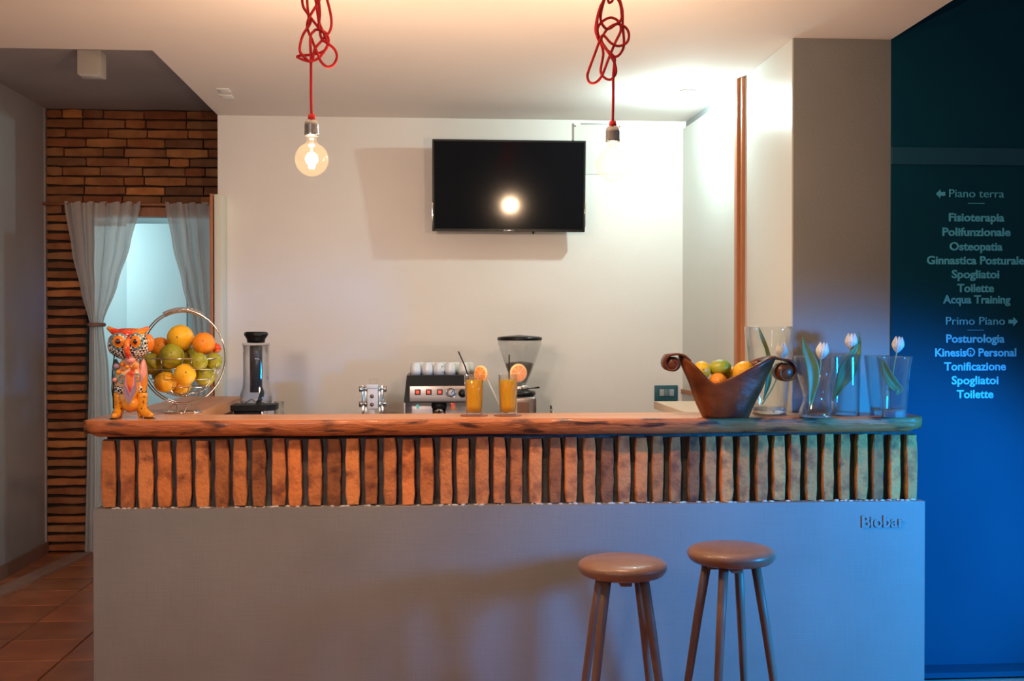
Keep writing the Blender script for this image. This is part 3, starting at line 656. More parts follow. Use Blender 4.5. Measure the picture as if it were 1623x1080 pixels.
# ---------------- owl figure
def owl():
    S = 1 / 393.0
    p = at(207, 662, 4.45)
    t = empty('owl_figure', (p.x, 4.45, Zt + .0005), 0, 'brightly painted owl figure wearing yellow heeled boots, at the left end of the bar', 'figurine')
    X = lambda px: (px - 207) * S
    Z = lambda py: (664 - py) * S
    cx = X(205)
    MB().ell((cx, .005, Z(608)), (.0575, .050, .105), n=32, m=22, f=lambda q: 1 + .10 * max(0, -q.z) ** 2 - .04 * abs(q.z)).build('torso', M['o_cream'], t)
    MB().ell((cx - .004, .030, Z(612)), (.058, .042, .112), n=28, m=18).build('back', M['o_black'], t)
    MB().ell((cx - .0, -.002, Z(619)), (.0595, .0485, .030), n=32, m=14).build('waist_band', M['check'], t)
    MB().ell((X(209), -.006, Z(641)), (.037, .047, .034), n=26, m=14).build('belly', M['o_yel'], t)
    hd = MB().ell((X(206), 0, Z(550)), (.079, .058, .062), n=36, m=22, f=lambda q: 1 + .06 * abs(q.x)).build('head', M['check'], t)
    # crest with two horns
    cr = MB()
    pts = []
    for i in range(15):
        u = i / 14 * 2 - 1
        pts.append((X(205) + u * .079, -.030 + .02 * abs(u), Z(533) + .028 * abs(u) ** 2.2 - .004))
    cr.tube(pts, [.003 + .012 * (1 - abs(i / 7 - 1) ** 2.2) + .004 for i in range(15)], 12)
    cr.ell((X(206), .004, Z(530)), (.066, .048, .014), n=24, m=10)
    cr.build('crest', M['o_crest'], t)
    for sx, ex in ((-1, 195.5), (1, 221)):
        ey = Z(545); q = X(ex); y0 = -.052 if sx < 0 else -.051
        ring = lambda r, y, m, nm: MB().ell((q, y, ey), (r * (1 if sx < 0 else .82), .0075, r)).build(nm, m, t)
        ring(.0340, y0, M['o_blue'], 'eye_disc'); ring(.0290, y0 - .0025, M['check'], 'eye_disc'); ring(.0262, y0 - .0038, M['o_yel'], 'eye_disc')
        ring(.0200, y0 - .0058, M['o_orange'], 'eye_disc'); ring(.0145, y0 - .0085, M['o_red'], 'iris'); ring(.0112, y0 - .011, M['o_black'], 'pupil')
        MB().ell((q - .003, y0 - .0185, ey + .003), (.0014, .001, .0014), n=8, m=6).build('glint', M['white'], t)
    MB().tube([(X(210), -.050, Z(538)), (X(209), -.068, Z(548)), (X(209), -.074, Z(558)), (X(210), -.064, Z(567)), (X(211), -.056, Z(572))], [.006, .012, .0125, .009, .002], 12).build('beak', M['o_red'], t)
    MB().ell((X(211), -.042, Z(574)), (.021, .018, .014)).build('bib', M['o_pink'], t)
    MB().ell((X(233.5), .004, Z(548)), (.024, .030, .036)).build('ear', M['o_orange'], t)
    MB().ell((X(178), .006, Z(550)), (.014, .03, .036)).build('ear', M['o_pink'], t)
    for sx, px_, m_ in ((-1, 184, 'o_blue'), (1, 226, 'o_pink')):
        MB().ell((X(px_), .008, Z(598)), (.014, .034, .066), n=20, m=14).build('wing', M[m_], t)
        MB().ell((X(px_ + sx * 1.0), .006, Z(606)), (.0125, .028, .058), n=20, m=14).build('wing_feather', M['o_cream' if sx < 0 else 'o_yel'], t)
        MB().ell((X(px_ + sx * 1.4 - 1), .010, Z(617)), (.011, .024, .048), n=20, m=14).build('wing_feather', M['o_black'], t)
    # chest ornament
    def plate(name, pts, y, m, th=.006):
        MB().prism([(X(a), Z(b)) for a, b in pts], y - th, y + .03, 'y').build(name, m, t)
    plate('chest_plaque', [(203, 596), (221, 596), (224, 620), (218, 632), (210, 645), (203, 632), (200.5, 620)], -.046, M['o_yel'])
    plate('chest_plaque', [(204, 598), (220, 598), (222.3, 619), (216, 631), (210, 642.5), (204.5, 631), (202, 619)], -.049, M['o_lav'])
    plate('chest_flame', [(205, 596), (218, 596), (219, 612), (213.5, 619), (212, 628), (208.5, 619), (204.5, 612)], -.052, M['o_pink'])
    plate('chest_flame', [(206.5, 594), (213, 590), (218, 595), (216.5, 609), (212.3, 624), (208, 609)], -.055, M['o_red'])
    plate('chest_flame', [(209, 601), (216, 601), (212.5, 616)], -.057, M['o_orange'])
    for cx_, cy_, d in ((199, 604, 1), (222.5, 602, -1)):
        pts = []
        for i in range(26):
            a = i / 25 * 2.6 * PI; r = (8.5 - i * .27) * S
            pts.append((X(cx_) + d * r * math.cos(a) * .8, -.050 + .0006 * i * 0, Z(cy_) + r * math.sin(a)))
        MB().tube(pts, .0030, 8).build('scroll', M['o_blue'], t)
    for (a, b, m_, r) in ((190, 583, 'o_lav', .012), (193, 592, 'o_yel', .010), (199, 580, 'o_orange', .009), (218, 584, 'o_yel', .011), (188, 604, 'o_pink', .010), (206, 584, 'o_yel', .010)):
        MB().ell((X(a), -.042, Z(b)), (r, .008, r * .9), n=14, m=8).build('patch', M[m_], t)
    MB().tube([(X(185), -.022, Z(566)), (X(183), -.026, Z(590)), (X(184), -.03, Z(618)), (X(183), -.02, Z(648))], .0024, 8).build('outline', M['o_black'], t)
    # boots
    def boot(px_, yaw, nm):
        b = MB(); Mx = T(X(px_), -.012, 0) @ R(yaw, 'Z')
        b.lathe([(.0005, .028), (.016, .028), (.0195, .035), (.0190, .060), (.0205, .085), (.0215, .100), (.0005, .101)], 22, M=Mx)
        b.tube([(0, .004, .034), (0, -.012, .026), (0, -.032, .016), (0, -.050, .012), (0, -.062, .0125)], [.0185, .0185, .0155, .0125, .007], 14, M=Mx)
        b.lathe([(.0085, .0005), (.0095, .010), (.0145, .030), (.0005, .034)], 14, M=Mx @ T(0, .010, 0))
        bo = b.build('boot', M['o_boot'], t)
        MB().rbox((-.0125, -.064, .0), (.0125, -.020, .0055), .002, M=Mx).build('sole', M['o_black'], bo)
        for k in range(3): MB().tube([(-.010, -.0165 + .001 * k, .052 + k * .017), (.010, -.0165, .060 + k * .017)], .0014, 6, M=Mx).build('lace', M['o_black'], bo)
        for sd in (-1, 1): MB().ell((sd * .0145, -.013, .040), (.003, .003, .003), n=8, m=6, M=Mx).build('button', M['o_black'], bo)
    boot(190.5, -.10, 'l'); boot(226, .95, 'r')
owl()

# ---------------- wire fruit basket
BYb = 4.73
pB = on_bar(282, 652); BK = Vector((at(290, 566, BYb).x, BYb, Zt))
bk = empty('fruit_basket', BK, 0, 'round chrome wire fruit basket with a tall hoop handle, beside the owl', 'fruit basket')
zc = at(290, 566, BYb).z - Zt
hx, hz = 65 / sc(BYb), 73 / sc(BYb)
for dyy, f_ in ((-.010, 1.0), (.014, .975)):
    MB().tube([(hx * f_ * math.cos(a), dyy, zc + hz * f_ * math.sin(a)) for a in [2 * PI * k / 72 for k in range(72)]], .0030, 8, close=True).build('hoop', M['chrome'], bk)
hl = []
for i in range(420):
    a = PI / 2 + .46 - .92 * i / 419 * 1.0; q = i / 419 * 26 * 2 * PI
    rr = .0105
    hl.append(((hx + rr * math.cos(q)) * math.cos(a), rr * math.sin(q), zc + (hz + rr * math.cos(q)) * math.sin(a)))
MB().tube(hl, .0021, 6).build('coiled_grip', M['chrome'], bk)
br = .160; zr = zc - .005
bowl_wires = []
for k in range(6):
    t_ = k / 5 * .92; r_ = br * math.cos(t_ * PI / 2); z_ = zr - .158 * math.sin(t_ * PI / 2)
    MB().tube([(r_ * math.cos(a), .002 + r_ * .80 * math.sin(a), z_) for a in [2 * PI * j / 56 for j in range(56)]], .0026 if k == 0 else .0017, 8, close=True).build('wire_ring', M['chrome'], bk)
for j in range(4):
    a = PI * j / 4 + PI / 8
    MB().tube([(br * math.cos(u) * math.cos(a), .002 + br * math.cos(u) * math.sin(a) * .80, zr - .1615 * math.sin(u)) for u in [PI * q / 24 for q in range(25)]], .0017, 6).build('wire_rib', M['chrome'], bk)
MB().tube([(.075 * math.cos(a), .060 * math.sin(a), .0030) for a in [2 * PI * j / 40 for j in range(40)]], .003, 8, close=True).tube([(.060 * math.cos(a), .046 * math.sin(a), .0030) for a in [2 * PI * j / 40 for j in range(40)]], .0022, 8, close=True).build('base_ring', M['chrome'], bk)
for sx in (-1, 1):
    MB().tube(catmull([(sx * .014, -.046, .004), (sx * .020, -.02, .026), (sx * .033, 0, zc - hz + .0), (sx * .047, -.02, .024), (sx * .054, -.040, .004)], 6), .0028, 8).build('foot', M['chrome'], bk)

def fruit(kind, c, r, rx=1, rz=1, m='orange', rot=(0, 0, 0), label='', group=None, nub=.0, nav=True):
    t = empty(kind, c, 0, label, kind, group); t.rotation_euler = rot
    sd = random.uniform(0, 50)
    f = lambda q: 1 + .018 * mnoise.noise(Vector((q.x * 1.6 + sd, q.y * 1.6, q.z * 1.6))) + nub * (max(0, abs(q.z) - .86) * 5) ** 2 * .25 * (1 if q.z > 0 else .6)
    MB().ell((0, 0, 0), (r * rx, r * rx, r * rz), n=28, m=18, f=f).build('peel', M[m], t)
    if nav: MB().ell((0, 0, r * rz * (1.0 + nub * .35 * .5) - .0012), (.0035, .0035, .0022), n=10, m=6).build('navel', M['pith'], t)
    return t
G = 'fruit in the wire basket'
def bf(kind, px, py, rpx, dy, m, label, rx=1, rz=1, rot=(1.35, 0, 0), nub=0):
    y = BYb + dy; c = at(px, py, y); fruit(kind, c, rpx / sc(y), rx, rz, m, rot, label, G, nub)
bf('lemon', 286, 536, 20.5, .02, 'lemon', 'large yellow lemon on top of the wire basket heap', 1, 1.08, (1.5, .3, 0), .5)
bf('orange', 323, 545, 17.5, -.01, 'orange', 'bright orange at the upper right of the wire basket', rot=(1.3, .4, 0))
bf('orange', 254, 551, 16, .05, 'orange', 'orange at the upper left of the basket, right behind the owl head')
bf('lime', 272, 565, 19.5, -.055, 'lime_f', 'large dull green lime in the middle of the wire basket', 1, 1.05, (1.2, .6, 0), .2)
bf('lime', 315, 573, 14, -.085, 'lime_f', 'small round lime below the bright upper right orange', rot=(1.6, 0, 0))
bf('lime', 339, 572, 12.5, -.02, 'lime_f', 'small lime at the right rim of the wire basket', rot=(1.2, .8, 0))
bf('lemon', 293, 594, 17, -.090, 'lemon', 'orange-yellow lemon low at the front of the wire basket', 1, 1.1, (1.2, .9, 0), .5)
bf('lime', 240, 577, 17, -.02, 'lime_f', 'dark lime at the left rim of the basket beside the owl', rot=(1.2, -.6, 0))
bf('lime', 257, 592, 16, .05, 'lime_f', 'shaded lime left of centre deep in the wire basket')
bf('lemon', 262, 606, 16, -.055, 'lemon', 'lemon at the bottom left of the wire basket', 1, 1.15, (.4, 1.3, 0), .4)
bf('lemon', 287, 612, 14, .0, 'lemon', 'lemon at the very bottom of the wire basket', 1, 1.2, (.4, 1.4, 0), .4)
bf('lime', 325, 596, 16, -.01, 'lime_f', 'lime low at the right side of the wire basket')
bf('lime', 302, 566, 15, .07, 'lime_f', 'shaded lime at the back centre of the wire basket')
bf('pomegranate', 343, 552, 7.5, .03, 'o_red', 'small red fruit peeping out at the right of the wire basket')

# ---------------- glasses of juice on coasters
def juice(px, base_py, label, lab_c, straw, slc):
    p = on_bar(px, base_py); X, Y = p.x, p.y
    c = tag(MB().lathe([(.0005, 0), (.055, 0), (.056, .0015), (.055, .003), (.0005, .003)], 40).build('coaster', M['coaster']), lab_c, 'coaster', 'coasters under the juice glasses'); c.location = (X, Y, Zt + .0003)
    t = empty('juice_glass', (X, Y, Zt + .0036), 0, label, 'drink', 'glasses of orange juice on the bar')
    H = .165; r0, r1 = .0335, .0405
    rr = lambda z: r0 + (r1 - r0) * z / H
    MB().lathe([(.0005, 0), (r0, 0), (rr(.01), .01)] + [(rr(z), z) for z in (.05, .1, H)] + [(rr(H) - .002, H)] + [(rr(z) - .0022, z) for z in (.1, .05, .013)] + [(.0005, .012)], 40).build('glass', M['glass'], t)
    MB().lathe([(.0005, .0125)] + [(rr(z) - .0026, z) for z in (.0128, .04, .08, .11, .142)] + [(.0005, .142)], 40).build('juice', M['juice'], t)
    for k in range(3):
        a = k * 2.2; MB().rbox((-.010, -.010, -.010), (.010, .010, .010), .003, M=T(.014 * math.cos(a), .014 * math.sin(a), .142) @ R(a, 'X') @ R(.5, 'Y')).build('ice_cube', M['glass'], t)
    MB().tube([(a_, b_, c_) for a_, b_, c_ in straw], .0027, 10).build('straw', M['matblack'], t)
    sx, sz, rxx, yw = slc
    Ms = T(sx, -.006, sz) @ R(yw, 'Z') @ R(PI / 2, 'X')
    sl = MB().lathe([(.0005, -.0035), (rxx, -.0035), (rxx + .001, 0), (rxx, .0035), (.0005, .0035)], 36, M=Ms).build('orange_slice', M['rind'], t)
    for side in (1, -1):
        for k in range(8):
            a0 = 2 * PI * k / 8 + .06; a1 = 2 * PI * (k + 1) / 8 - .06
            poly = [(.004 * math.cos((a0 + a1) / 2), .004 * math.sin((a0 + a1) / 2))] + [(rxx * .83 * math.cos(a0 + (a1 - a0) * q / 4), rxx * .83 * math.sin(a0 + (a1 - a0) * q / 4)) for q in range(5)]
            z0 = .0030 if side > 0 else -.0044
            MB().prism(poly, z0, z0 + .0014, M=Ms).build('segment', M['slice'], sl)
juice(751.5, 659.5, 'left glass of orange juice with slanted black straw and orange slice', 'round brown coaster under the left juice glass', [(-.018, .002, .03), (-.024, -.004, .155), (-.038, -.012, .20), (-.064, -.012, .258)], (.027, .166, .034, -.75))
juice(805, 659.5, 'right glass of orange juice with upright black straw and orange slice', 'round brown coaster under the right juice glass', [(.006, .006, .03), (.004, -.008, .15), (.004, -.02, .245)], (.042, .170, .037, .35))

# ---------------- carved wooden bowl
def carved_bowl():
    p = on_bar(1149.5, 662.0); Y = p.y
    t = empty('carved_bowl', (p.x, Y, Zt + .0005), 0, 'dark carved wooden bowl with scrolled ends holding fruit', 'bowl')
    Hm = .245
    def H(a):
        c = math.cos(a); cc = (c + .38) / (1.38 if c > -.38 else .62); cc = abs(cc)
        q = cc * cc * (3 - 2 * cc) if cc < 1 else 1
        return .136 + .106 * (q * .8 + cc * .2)
    A = lambda z, c: .090 + ((.190 if c < 0 else .205) - .090) * (z / Hm) ** .95
    B = lambda z: .066 + .028 * (z / Hm) ** .8
    def surf(a, z, off=0):
        c, s_ = math.cos(a), math.sin(a)
        pw = .86
        return ((A(z, c) - off) * abs(c) ** pw * (1 if c > 0 else -1), (B(z) - off) * abs(s_) ** .9 * (1 if s_ > 0 else -1), z)
    mb = MB(); N = 88; K = 14; vs = []
    rings = [[(0, 0, 0)] * 0]
    prof = []
    for i in range(K + 1): prof.append(('o', i / K))
    prof.append(('r', 1)); 
    for i in range(K, -1, -1): prof.append(('i', i / K))
    for kd, t_ in prof:
        for k in range(N):
            a = 2 * PI * k / N; h = H(a); ca = .004 * mnoise.noise(Vector((math.cos(a) * 3, math.sin(a) * 3, t_ * 3)))
            if kd == 'o': q = surf(a, h * t_ if t_ > 0 else 0, -ca)
            elif kd == 'r': x, y, z = surf(a, h, .005); q = (x, y, z + .003)
            else:
                z = .016 + (h - .016) * t_; q = surf(a, z, .011)
            vs.append(q)
    m = len(prof); fs = []
    for i in range(m - 1):
        for k in range(N): fs.append((i * N + k, i * N + (k + 1) % N, (i + 1) * N + (k + 1) % N, (i + 1) * N + k))
    fs.append(tuple(range(N - 1, -1, -1))); fs.append(tuple((m - 1) * N + k for k in range(N)))
    mb.add(vs, fs, True); mb.build('bowl_body', M['bowl'], t)
    def scroll(path, centre, rad, w0, w1):
        pts = catmull(path, 6); n = len(pts); mb = MB(); vs = []; th = .008
        for i, q in enumerate(pts):
            d = pts[min(i + 1, n - 1)] - pts[max(i - 1, 0)]; d.normalize(); nr = Vector((-d.z, 0, d.x))
            w = w0 + (w1 - w0) * min(1, i / (n * .45))
            for yy, ss in ((-w, 1), (w, 1), (w, -1), (-w, -1)): vs.append((q.x + nr.x * th * .5 * ss, yy, q.z + nr.z * th * .5 * ss))
        fs = [(i * 4 + k, i * 4 + (k + 1) % 4, (i + 1) * 4 + (k + 1) % 4, (i + 1) * 4 + k) for i in range(n - 1) for k in range(4)] + [(0, 1, 2, 3), ((n - 1) * 4 + 3, (n - 1) * 4 + 2, (n - 1) * 4 + 1, (n - 1) * 4)]
        mb.add(vs, fs, True); mb.lathe([(.0005, -w1 + .002), (rad, -w1 + .002), (rad, w1 - .002), (.0005, w1 - .002)], 28, M=T(centre[0], 0, centre[1]) @ R(PI / 2, 'X'), smooth=True)
        mb.build('scroll_handle', M['bowl'], t)
    sp = lambda cx, cz, r0, r1, a0, a1, n=16: [(cx + (r0 + (r1 - r0) * i / n) * math.cos(a0 + (a1 - a0) * i / n), 0, cz + (r0 + (r1 - r0) * i / n) * math.sin(a0 + (a1 - a0) * i / n)) for i in range(n + 1)]
    scroll([(.145, 0, .222), (.180, 0, .238), (.212, 0, .232)] + sp(.236, .180, .048, .014, 1.35, -4.6), (.236, .180), .037, .055, .036)
    scroll([(-.150, 0, .225), (-.172, 0, .244), (-.195, 0, .252)] + sp(-.216, .213, .038, .010, PI - 1.25, PI + 4.4), (-.216, .213), .029, .05, .034)
    return Vector((p.x, Y, Zt))
bp0 = carved_bowl()
G = 'fruit in the carved bowl'
def cf(kind, px, py, rpx, dy, m, label, rx=1, rz=1, rot=(1.35, 0, 0), nub=0, nav=True):
    y = bp0.y + dy; c = at(px, py, y); return fruit(kind, c, rpx / sc(y), rx, rz, m, rot, label, G, nub, nav)
cf('orange', 1112, 587, 14.5, -.015, 'lemon', 'yellow-orange fruit at the left inside the carved bowl', rot=(1.45, -.2, 0))
cf('lime', 1141, 584, 14, .01, 'green_f', 'bright green lime in the centre of the carved bowl', 1, 1.3, (.3, 1.45, 0), .1, False)
cf('lemon', 1178, 592, 18, .0, 'lemon', 'yellow lemon with a stub of stem at the right in the carved bowl', 1, 1.1, (.3, .45, 0), .3)
cf('lemon', 1160, 596, 14, .055, 'lemon', 'lemon at the back of the carved bowl, mostly hidden')
cf('orange', 1138, 606, 15, -.032, 'orange', 'orange at the front rim of the carved bowl')

# ---------------- glass vases
def vase(px, by, prof_px, label, m='glass', base=.012, wall=.004):
    p = on_bar(px, by); s_ = sc(p.y * 1.0)
    t = empty('glass_vase', (p.x, p.y, Zt + .0004), 0, label, 'vase', 'clear glass vases at the right end of the bar')
    q = [(r / s_, (by - y) / s_) for r, y in prof_px]; q[0] = (q[0][0], 0)
    cv = catmull([(r, 0, z) for r, z in q], 6)
    outer = [(v.x, v.z) for v in cv]
    inner = [(max(.001, r - wall), max(base, z)) for r, z in outer if z > base]
    MB().lathe([(.0005, 0)] + outer + [(outer[-1][0] - wall * .5, outer[-1][1] + .002)] + inner[::-1] + [(.0005, base)], 48).build('vase_wall', M[m], t)
    rb_ = [r for r, z in outer if z <= base + .004][-1]
    MB().lathe([(.0005, .0012), (outer[0][0] - .0015, .0012), (rb_ - wall - .001, base - .0006), (.0005, base - .0006)], 40).build('thick_base', M['gbase'], t)
    return p
v1 = vase(1219, 657, [(27, 657), (28.5, 644), (32, 600), (36, 560), (40, 516)], 'tall flared glass vase just behind the carved bowl', base=.030, wall=.005)
v2 = vase(1292, 661.6, [(26, 661.6), (25.5, 652), (19.5, 636), (19.5, 624), (25, 605), (31, 585), (34.5, 563)], 'waisted glass vase with a tulip, third glass from the right', base=.008)
v3 = vase(1339, 658.6, [(23, 658), (23.5, 640), (24, 600), (24, 560)], 'wide straight glass cylinder vase in front of the column', 'glassb', base=.014)
v4 = vase(1390, 658.2, [(11, 658.6), (12, 646), (15, 620), (18, 590), (21, 562)], 'narrow tapering blue-lit glass vase, second from the right end', 'glassb', base=.030)
v5 = vase(1417, 661.6, [(19.5, 661.6), (20, 650), (22, 620), (24.5, 590), (28.5, 563)], 'tapering glass vase at the far right end of the bar', 'glassb', base=.034)
def tulip(Y, flower, tilt, stem, leaf, label, m='leaf', fold=.35, midrib=False, scale=1.0):
    f = at(*flower, Y); base = at(*stem[-1], Y)
    t = empty('tulip', base, 0, label, 'tulip', 'white tulips in the glass vases')
    loc = lambda px, py, dy=0: at(px, py, Y + dy) - base
    Mf = T(*loc(*flower)) @ R(tilt, 'Y') @ T(0, 0, -.034 * scale)
    Hh = .070 * scale; Rr = .0290 * scale
    for k in range(6):
        a0 = 2 * PI * k / 6 + .3; rin = 1 if k % 2 else .90
        def fn(u, v):
            w_ = max(0, math.sin(PI * min(1, v * .90 + .08))) ** .42 * .78
            ang = a0 + (u - .5) * 2 * w_
            prof = (math.sin(min(1, v * 1.55 + .02) * PI / 2)) ** .75 * (1 - .48 * (max(0, v - .40) / .60) ** 1.6)
            r = Rr * rin * prof * (1 - .10 * abs(u - .5) * 2)
            return (r * math.cos(ang), r * math.sin(ang), Hh * (v - .07 * (abs(u - .5) * 2) ** 2 * v))
        MB().grid(fn, 8, 12, M=Mf).build('petal', M['petal'], t, mods=())
    MB().tube(catmull([Mf @ Vector((0, 0, .002))] + [loc(*q) for q in stem], 6), .0027, 8).build('stem', M['stem'], t)
    P = catmull([Vector((a, 0, b)) for a, b, _, _ in leaf], 6); W = catmull([Vector((w_, dy, 0)) for _, _, w_, dy in leaf], 6)
    n = len(P); vs = []
    for i in range(n):
        d = P[min(n - 1, i + 1)] - P[max(0, i - 1)]; d.normalize(); nr = Vector((d.z, 0, -d.x)); wv = max(.15, W[i].x)
        for j in range(7):
            q = (j - 3) / 3; x, y = P[i].x + nr.x * wv * q, P[i].z + nr.z * wv * q
            vs.append(tuple(loc(x, y, W[i].y + abs(q) * -fold * wv / sc(Y))))
    fs = [(i * 7 + j, i * 7 + j + 1, (i + 1) * 7 + j + 1, (i + 1) * 7 + j) for i in range(n - 1) for j in range(6)]
    lf = MB().add(vs, fs, True).build('leaf', M[m], t)
    sm = lf.modifiers.new('thick', 'SOLIDIFY'); sm.thickness = .0010
    if midrib: MB().tube([loc(P[i].x, P[i].z, W[i].y - .002) for i in range(6, n - 1)], .0014, 6).build('midrib', M['stem'], t)
tulip(v1.y, (1239, 557), -.05, [(1236, 585), (1226, 612), (1208, 641)], [(1202.5, 519, .6, .01), (1208, 535, 3, .01), (1216, 556, 3.2, .01), (1220, 580, 4.5, 0), (1218, 606, 4.5, 0), (1210, 634, .8, 0)], 'white tulip lying inside the tall flared vase behind the carved bowl', scale=.98)
tulip(v2.y, (1303, 557), .18, [(1300, 585), (1294, 615), (1284, 649)], [(1272, 535, .6, 0), (1277, 553, 6, 0), (1287, 580, 10.5, 0), (1289, 605, 9.5, 0), (1285, 630, 4, 0), (1283.5, 645, .8, 0)], 'white tulip with an olive leaf leaning in the waisted vase')
tulip(v3.y - .0, (1349, 542), .03, [(1344, 570), (1332, 605), (1318, 637)], [(1361.5, 526, .5, -.01), (1361, 545, 4, -.012), (1354, 566, 11, -.012), (1342, 590, 13.5, -.012), (1331, 612, 8, -.012), (1318.5, 636, .8, 0)], 'tallest white tulip with a broad dark leaf in the wide cylinder vase', midrib=True, fold=.5, scale=1.0)
tulip(v5.y, (1423, 547), .13, [(1418, 575), (1414, 598), (1404, 632)], [(1397, 569, .6, -.008), (1401, 582, 6, -.008), (1410, 600, 8.5, -.008), (1419, 612, 8, -.008), (1426, 618, 5.5, -.014), (1420, 627, .8, -.02)], 'white tulip with a folded dark leaf in the vase at the far right', fold=.6, scale=.95)

# ================================================================ BEHIND THE BAR
YM = 5.95; sM = sc(YM)
zt_ = lambda py, Y=YM: at(800, py, Y).z
# ---------------- espresso machine
xl, xr_ = at(640, 640, YM).x, at(764, 640, YM).x
em = empty('espresso_machine', ((xl + xr_) / 2, YM, WZ), 0, 'black and steel espresso machine with three red lit switches', 'coffee machine')
hwm = (xr_ - xl) / 2; zz = lambda py: zt_(py) - WZ
zb_, zt2 = zz(638), zz(595)
MB().add([(-hwm, 0, zb_), (hwm, 0, zb_), (hwm, .40, zb_), (-hwm, .40, zb_), (-hwm + .016, .002, zt2), (hwm - .016, .002, zt2), (hwm - .016, .38, zt2), (-hwm + .016, .38, zt2)], [(0, 3, 2, 1), (4, 5, 6, 7), (0, 1, 5, 4), (1, 2, 6, 5), (2, 3, 7, 6), (3, 0, 4, 7)]).build('upper_housing', M['black'], em)
tl_ = math.atan2(.002, zt2 - zb_)
MB().rbox((-hwm + .030, -.004, .004), (hwm - .030, .004, (zt2 - zb_) * .62), .003, M=T(0, 0, zb_) @ R(-tl_, 'X')).build('control_panel', M['steel'], em)
MP = T(0, 0, zb_) @ R(-tl_, 'X')
for px_ in (662, 679.5, 697):
    x = at(px_, 620, YM).x - (xl + xr_) / 2
    sw_ = MB().rbox((x - .0155, -.009, .042), (x + .0155, -.003, .072), .003, M=MP).build('switch', M['black'], em)
    MB().rbox((x - .0085, -.012, .0485), (x + .0085, -.008, .0655), .002, M=MP).build('lit_button', M['redlit'], sw_)
x = at(715, 622, YM).x - (xl + xr_) / 2
ga = MB().lathe([(.0005, 0), (.029, 0), (.029, .010), (.025, .012), (.024, .008), (.0005, .008)], 32, M=MP @ T(x, -.003, .052) @ R(PI / 2, 'X')).build('pressure_gauge', M['chrome'], em)
MB().lathe([(.0005, .0082), (.023, .0082), (.0005, .0086)], 28, M=MP @ T(x, -.003, .052) @ R(PI / 2, 'X')).build('gauge_face', M['whitep'], ga)
MB().box((-.002, -.0135, -.002), (.002, -.0118, .018), M=MP @ T(x, 0, .052) @ R(.7, 'Y')).build('needle', M['matblack'], ga)
x = at(733, 622, YM).x - (xl + xr_) / 2
MB().lathe([(.0005, 0), (.024, 0), (.021, .022), (.018, .028), (.0005, .029)], 24, M=MP @ T(x, -.003, .050) @ R(PI / 2, 'X')).build('steam_knob', M['black'], em)
MB().rbox((-hwm + .004, .16, .0), (hwm - .004, .395, zb_), .003).build('rear_housing', M['steel'], em)
MB().rbox((-hwm, -.02, .0), (hwm, .17, .045), .004).build('drip_tray', M['steel'], em)
for sx in (-1, 1): MB().box((sx * (hwm - .004) - .004, .0, .045), (sx * (hwm - .004) + .004, .16, zb_)).build('side_plate', M['steel'], em)
x = at(696, 645, YM).x - (xl + xr_) / 2
MB().lathe([(.0005, zb_ - .001), (.040, zb_ - .001), (.042, zb_ - .030), (.036, zb_ - .034), (.0005, zb_ - .034)], 28, M=T(x, .055, 0)).build('group_head', M['matblack'], em)
MB().lathe([(.0005, zb_ - .035), (.038, zb_ - .035), (.036, zb_ - .062), (.012, zb_ - .07), (.0005, zb_ - .075)], 28, M=T(x, .055, 0)).build('portafilter', M['chrome'], em)
MB().tube([(x, .01, zb_ - .048), (x, -.05, zb_ - .055), (x, -.12, zb_ - .065)], [.008, .011, .013], 12).build('portafilter_handle', M['black'], em)
x = at(718, 645, YM).x - (xl + xr_) / 2
MB().rbox((x - .012, .005, zb_ - .040), (x + .012, .02, zb_ - .001), .003).build('red_tag', M['o_red'], em)
x = at(661, 648, YM).x - (xl + xr_) / 2
MB().rbox((x - .006, .150, zb_ - .042), (x + .006, .158, zb_ - .02), .002).build('indicator', M['cyanled'], em)
# steam wand pointing down to the right
w0 = at(773, 603, YM) - em.location; w1 = at(792, 645, YM) - em.location
MB().tube([(hwm - .01, .04, w0.z + .01), (w0.x, .0, w0.z), (w1.x, -.01, w1.z)], .0055, 10).build('steam_wand', M['white'], em)
# cups
cup0 = None; xs_ = [658.5, 677.5, 695.5, 713.5, 735]; ci = 0
for row_, (dy_, off) in enumerate(((.10, 0), (.19, 8))):
    for k, px_ in enumerate(xs_):
        c = at(px_ + off, 596, YM + dy_)
        if cup0 is None:
            o = empty('coffee_cup', (0, 0, 0), 0, 'x', 'cup', 'white cups upside down on the coffee machine')
            MB().lathe([(.0005, .066), (.0215, .066), (.0225, .063), (.0265, .052), (.0300, .030), (.0310, .0), (.0290, .0), (.0275, .03), (.022, .058), (.0005, .060)], 32).build('cup_body', M['white'], o)
            MB().tube([(.029, 0, .016), (.044, 0, .018), (.047, 0, .032), (.040, 0, .046), (.027, 0, .046)], .0035, 8).build('handle', M['white'], o)
            cup0 = o
        else: o = copy_tree(cup0)
        ordn = ['leftmost', 'second from left', 'third from left', 'fourth from left', 'rightmost'][k]
        o['label'] = 'white cup upside down on the coffee machine, %s of the %s row' % (ordn, ['front', 'rear'][row_])
        o.location = (c.x, c.y, WZ + zt2 + .0005); o.rotation_euler.z = [2.2, .6, -.9, 2.6, .9, 1.5, 2.8, .3, 1.2, 2.0][ci]; ci += 1

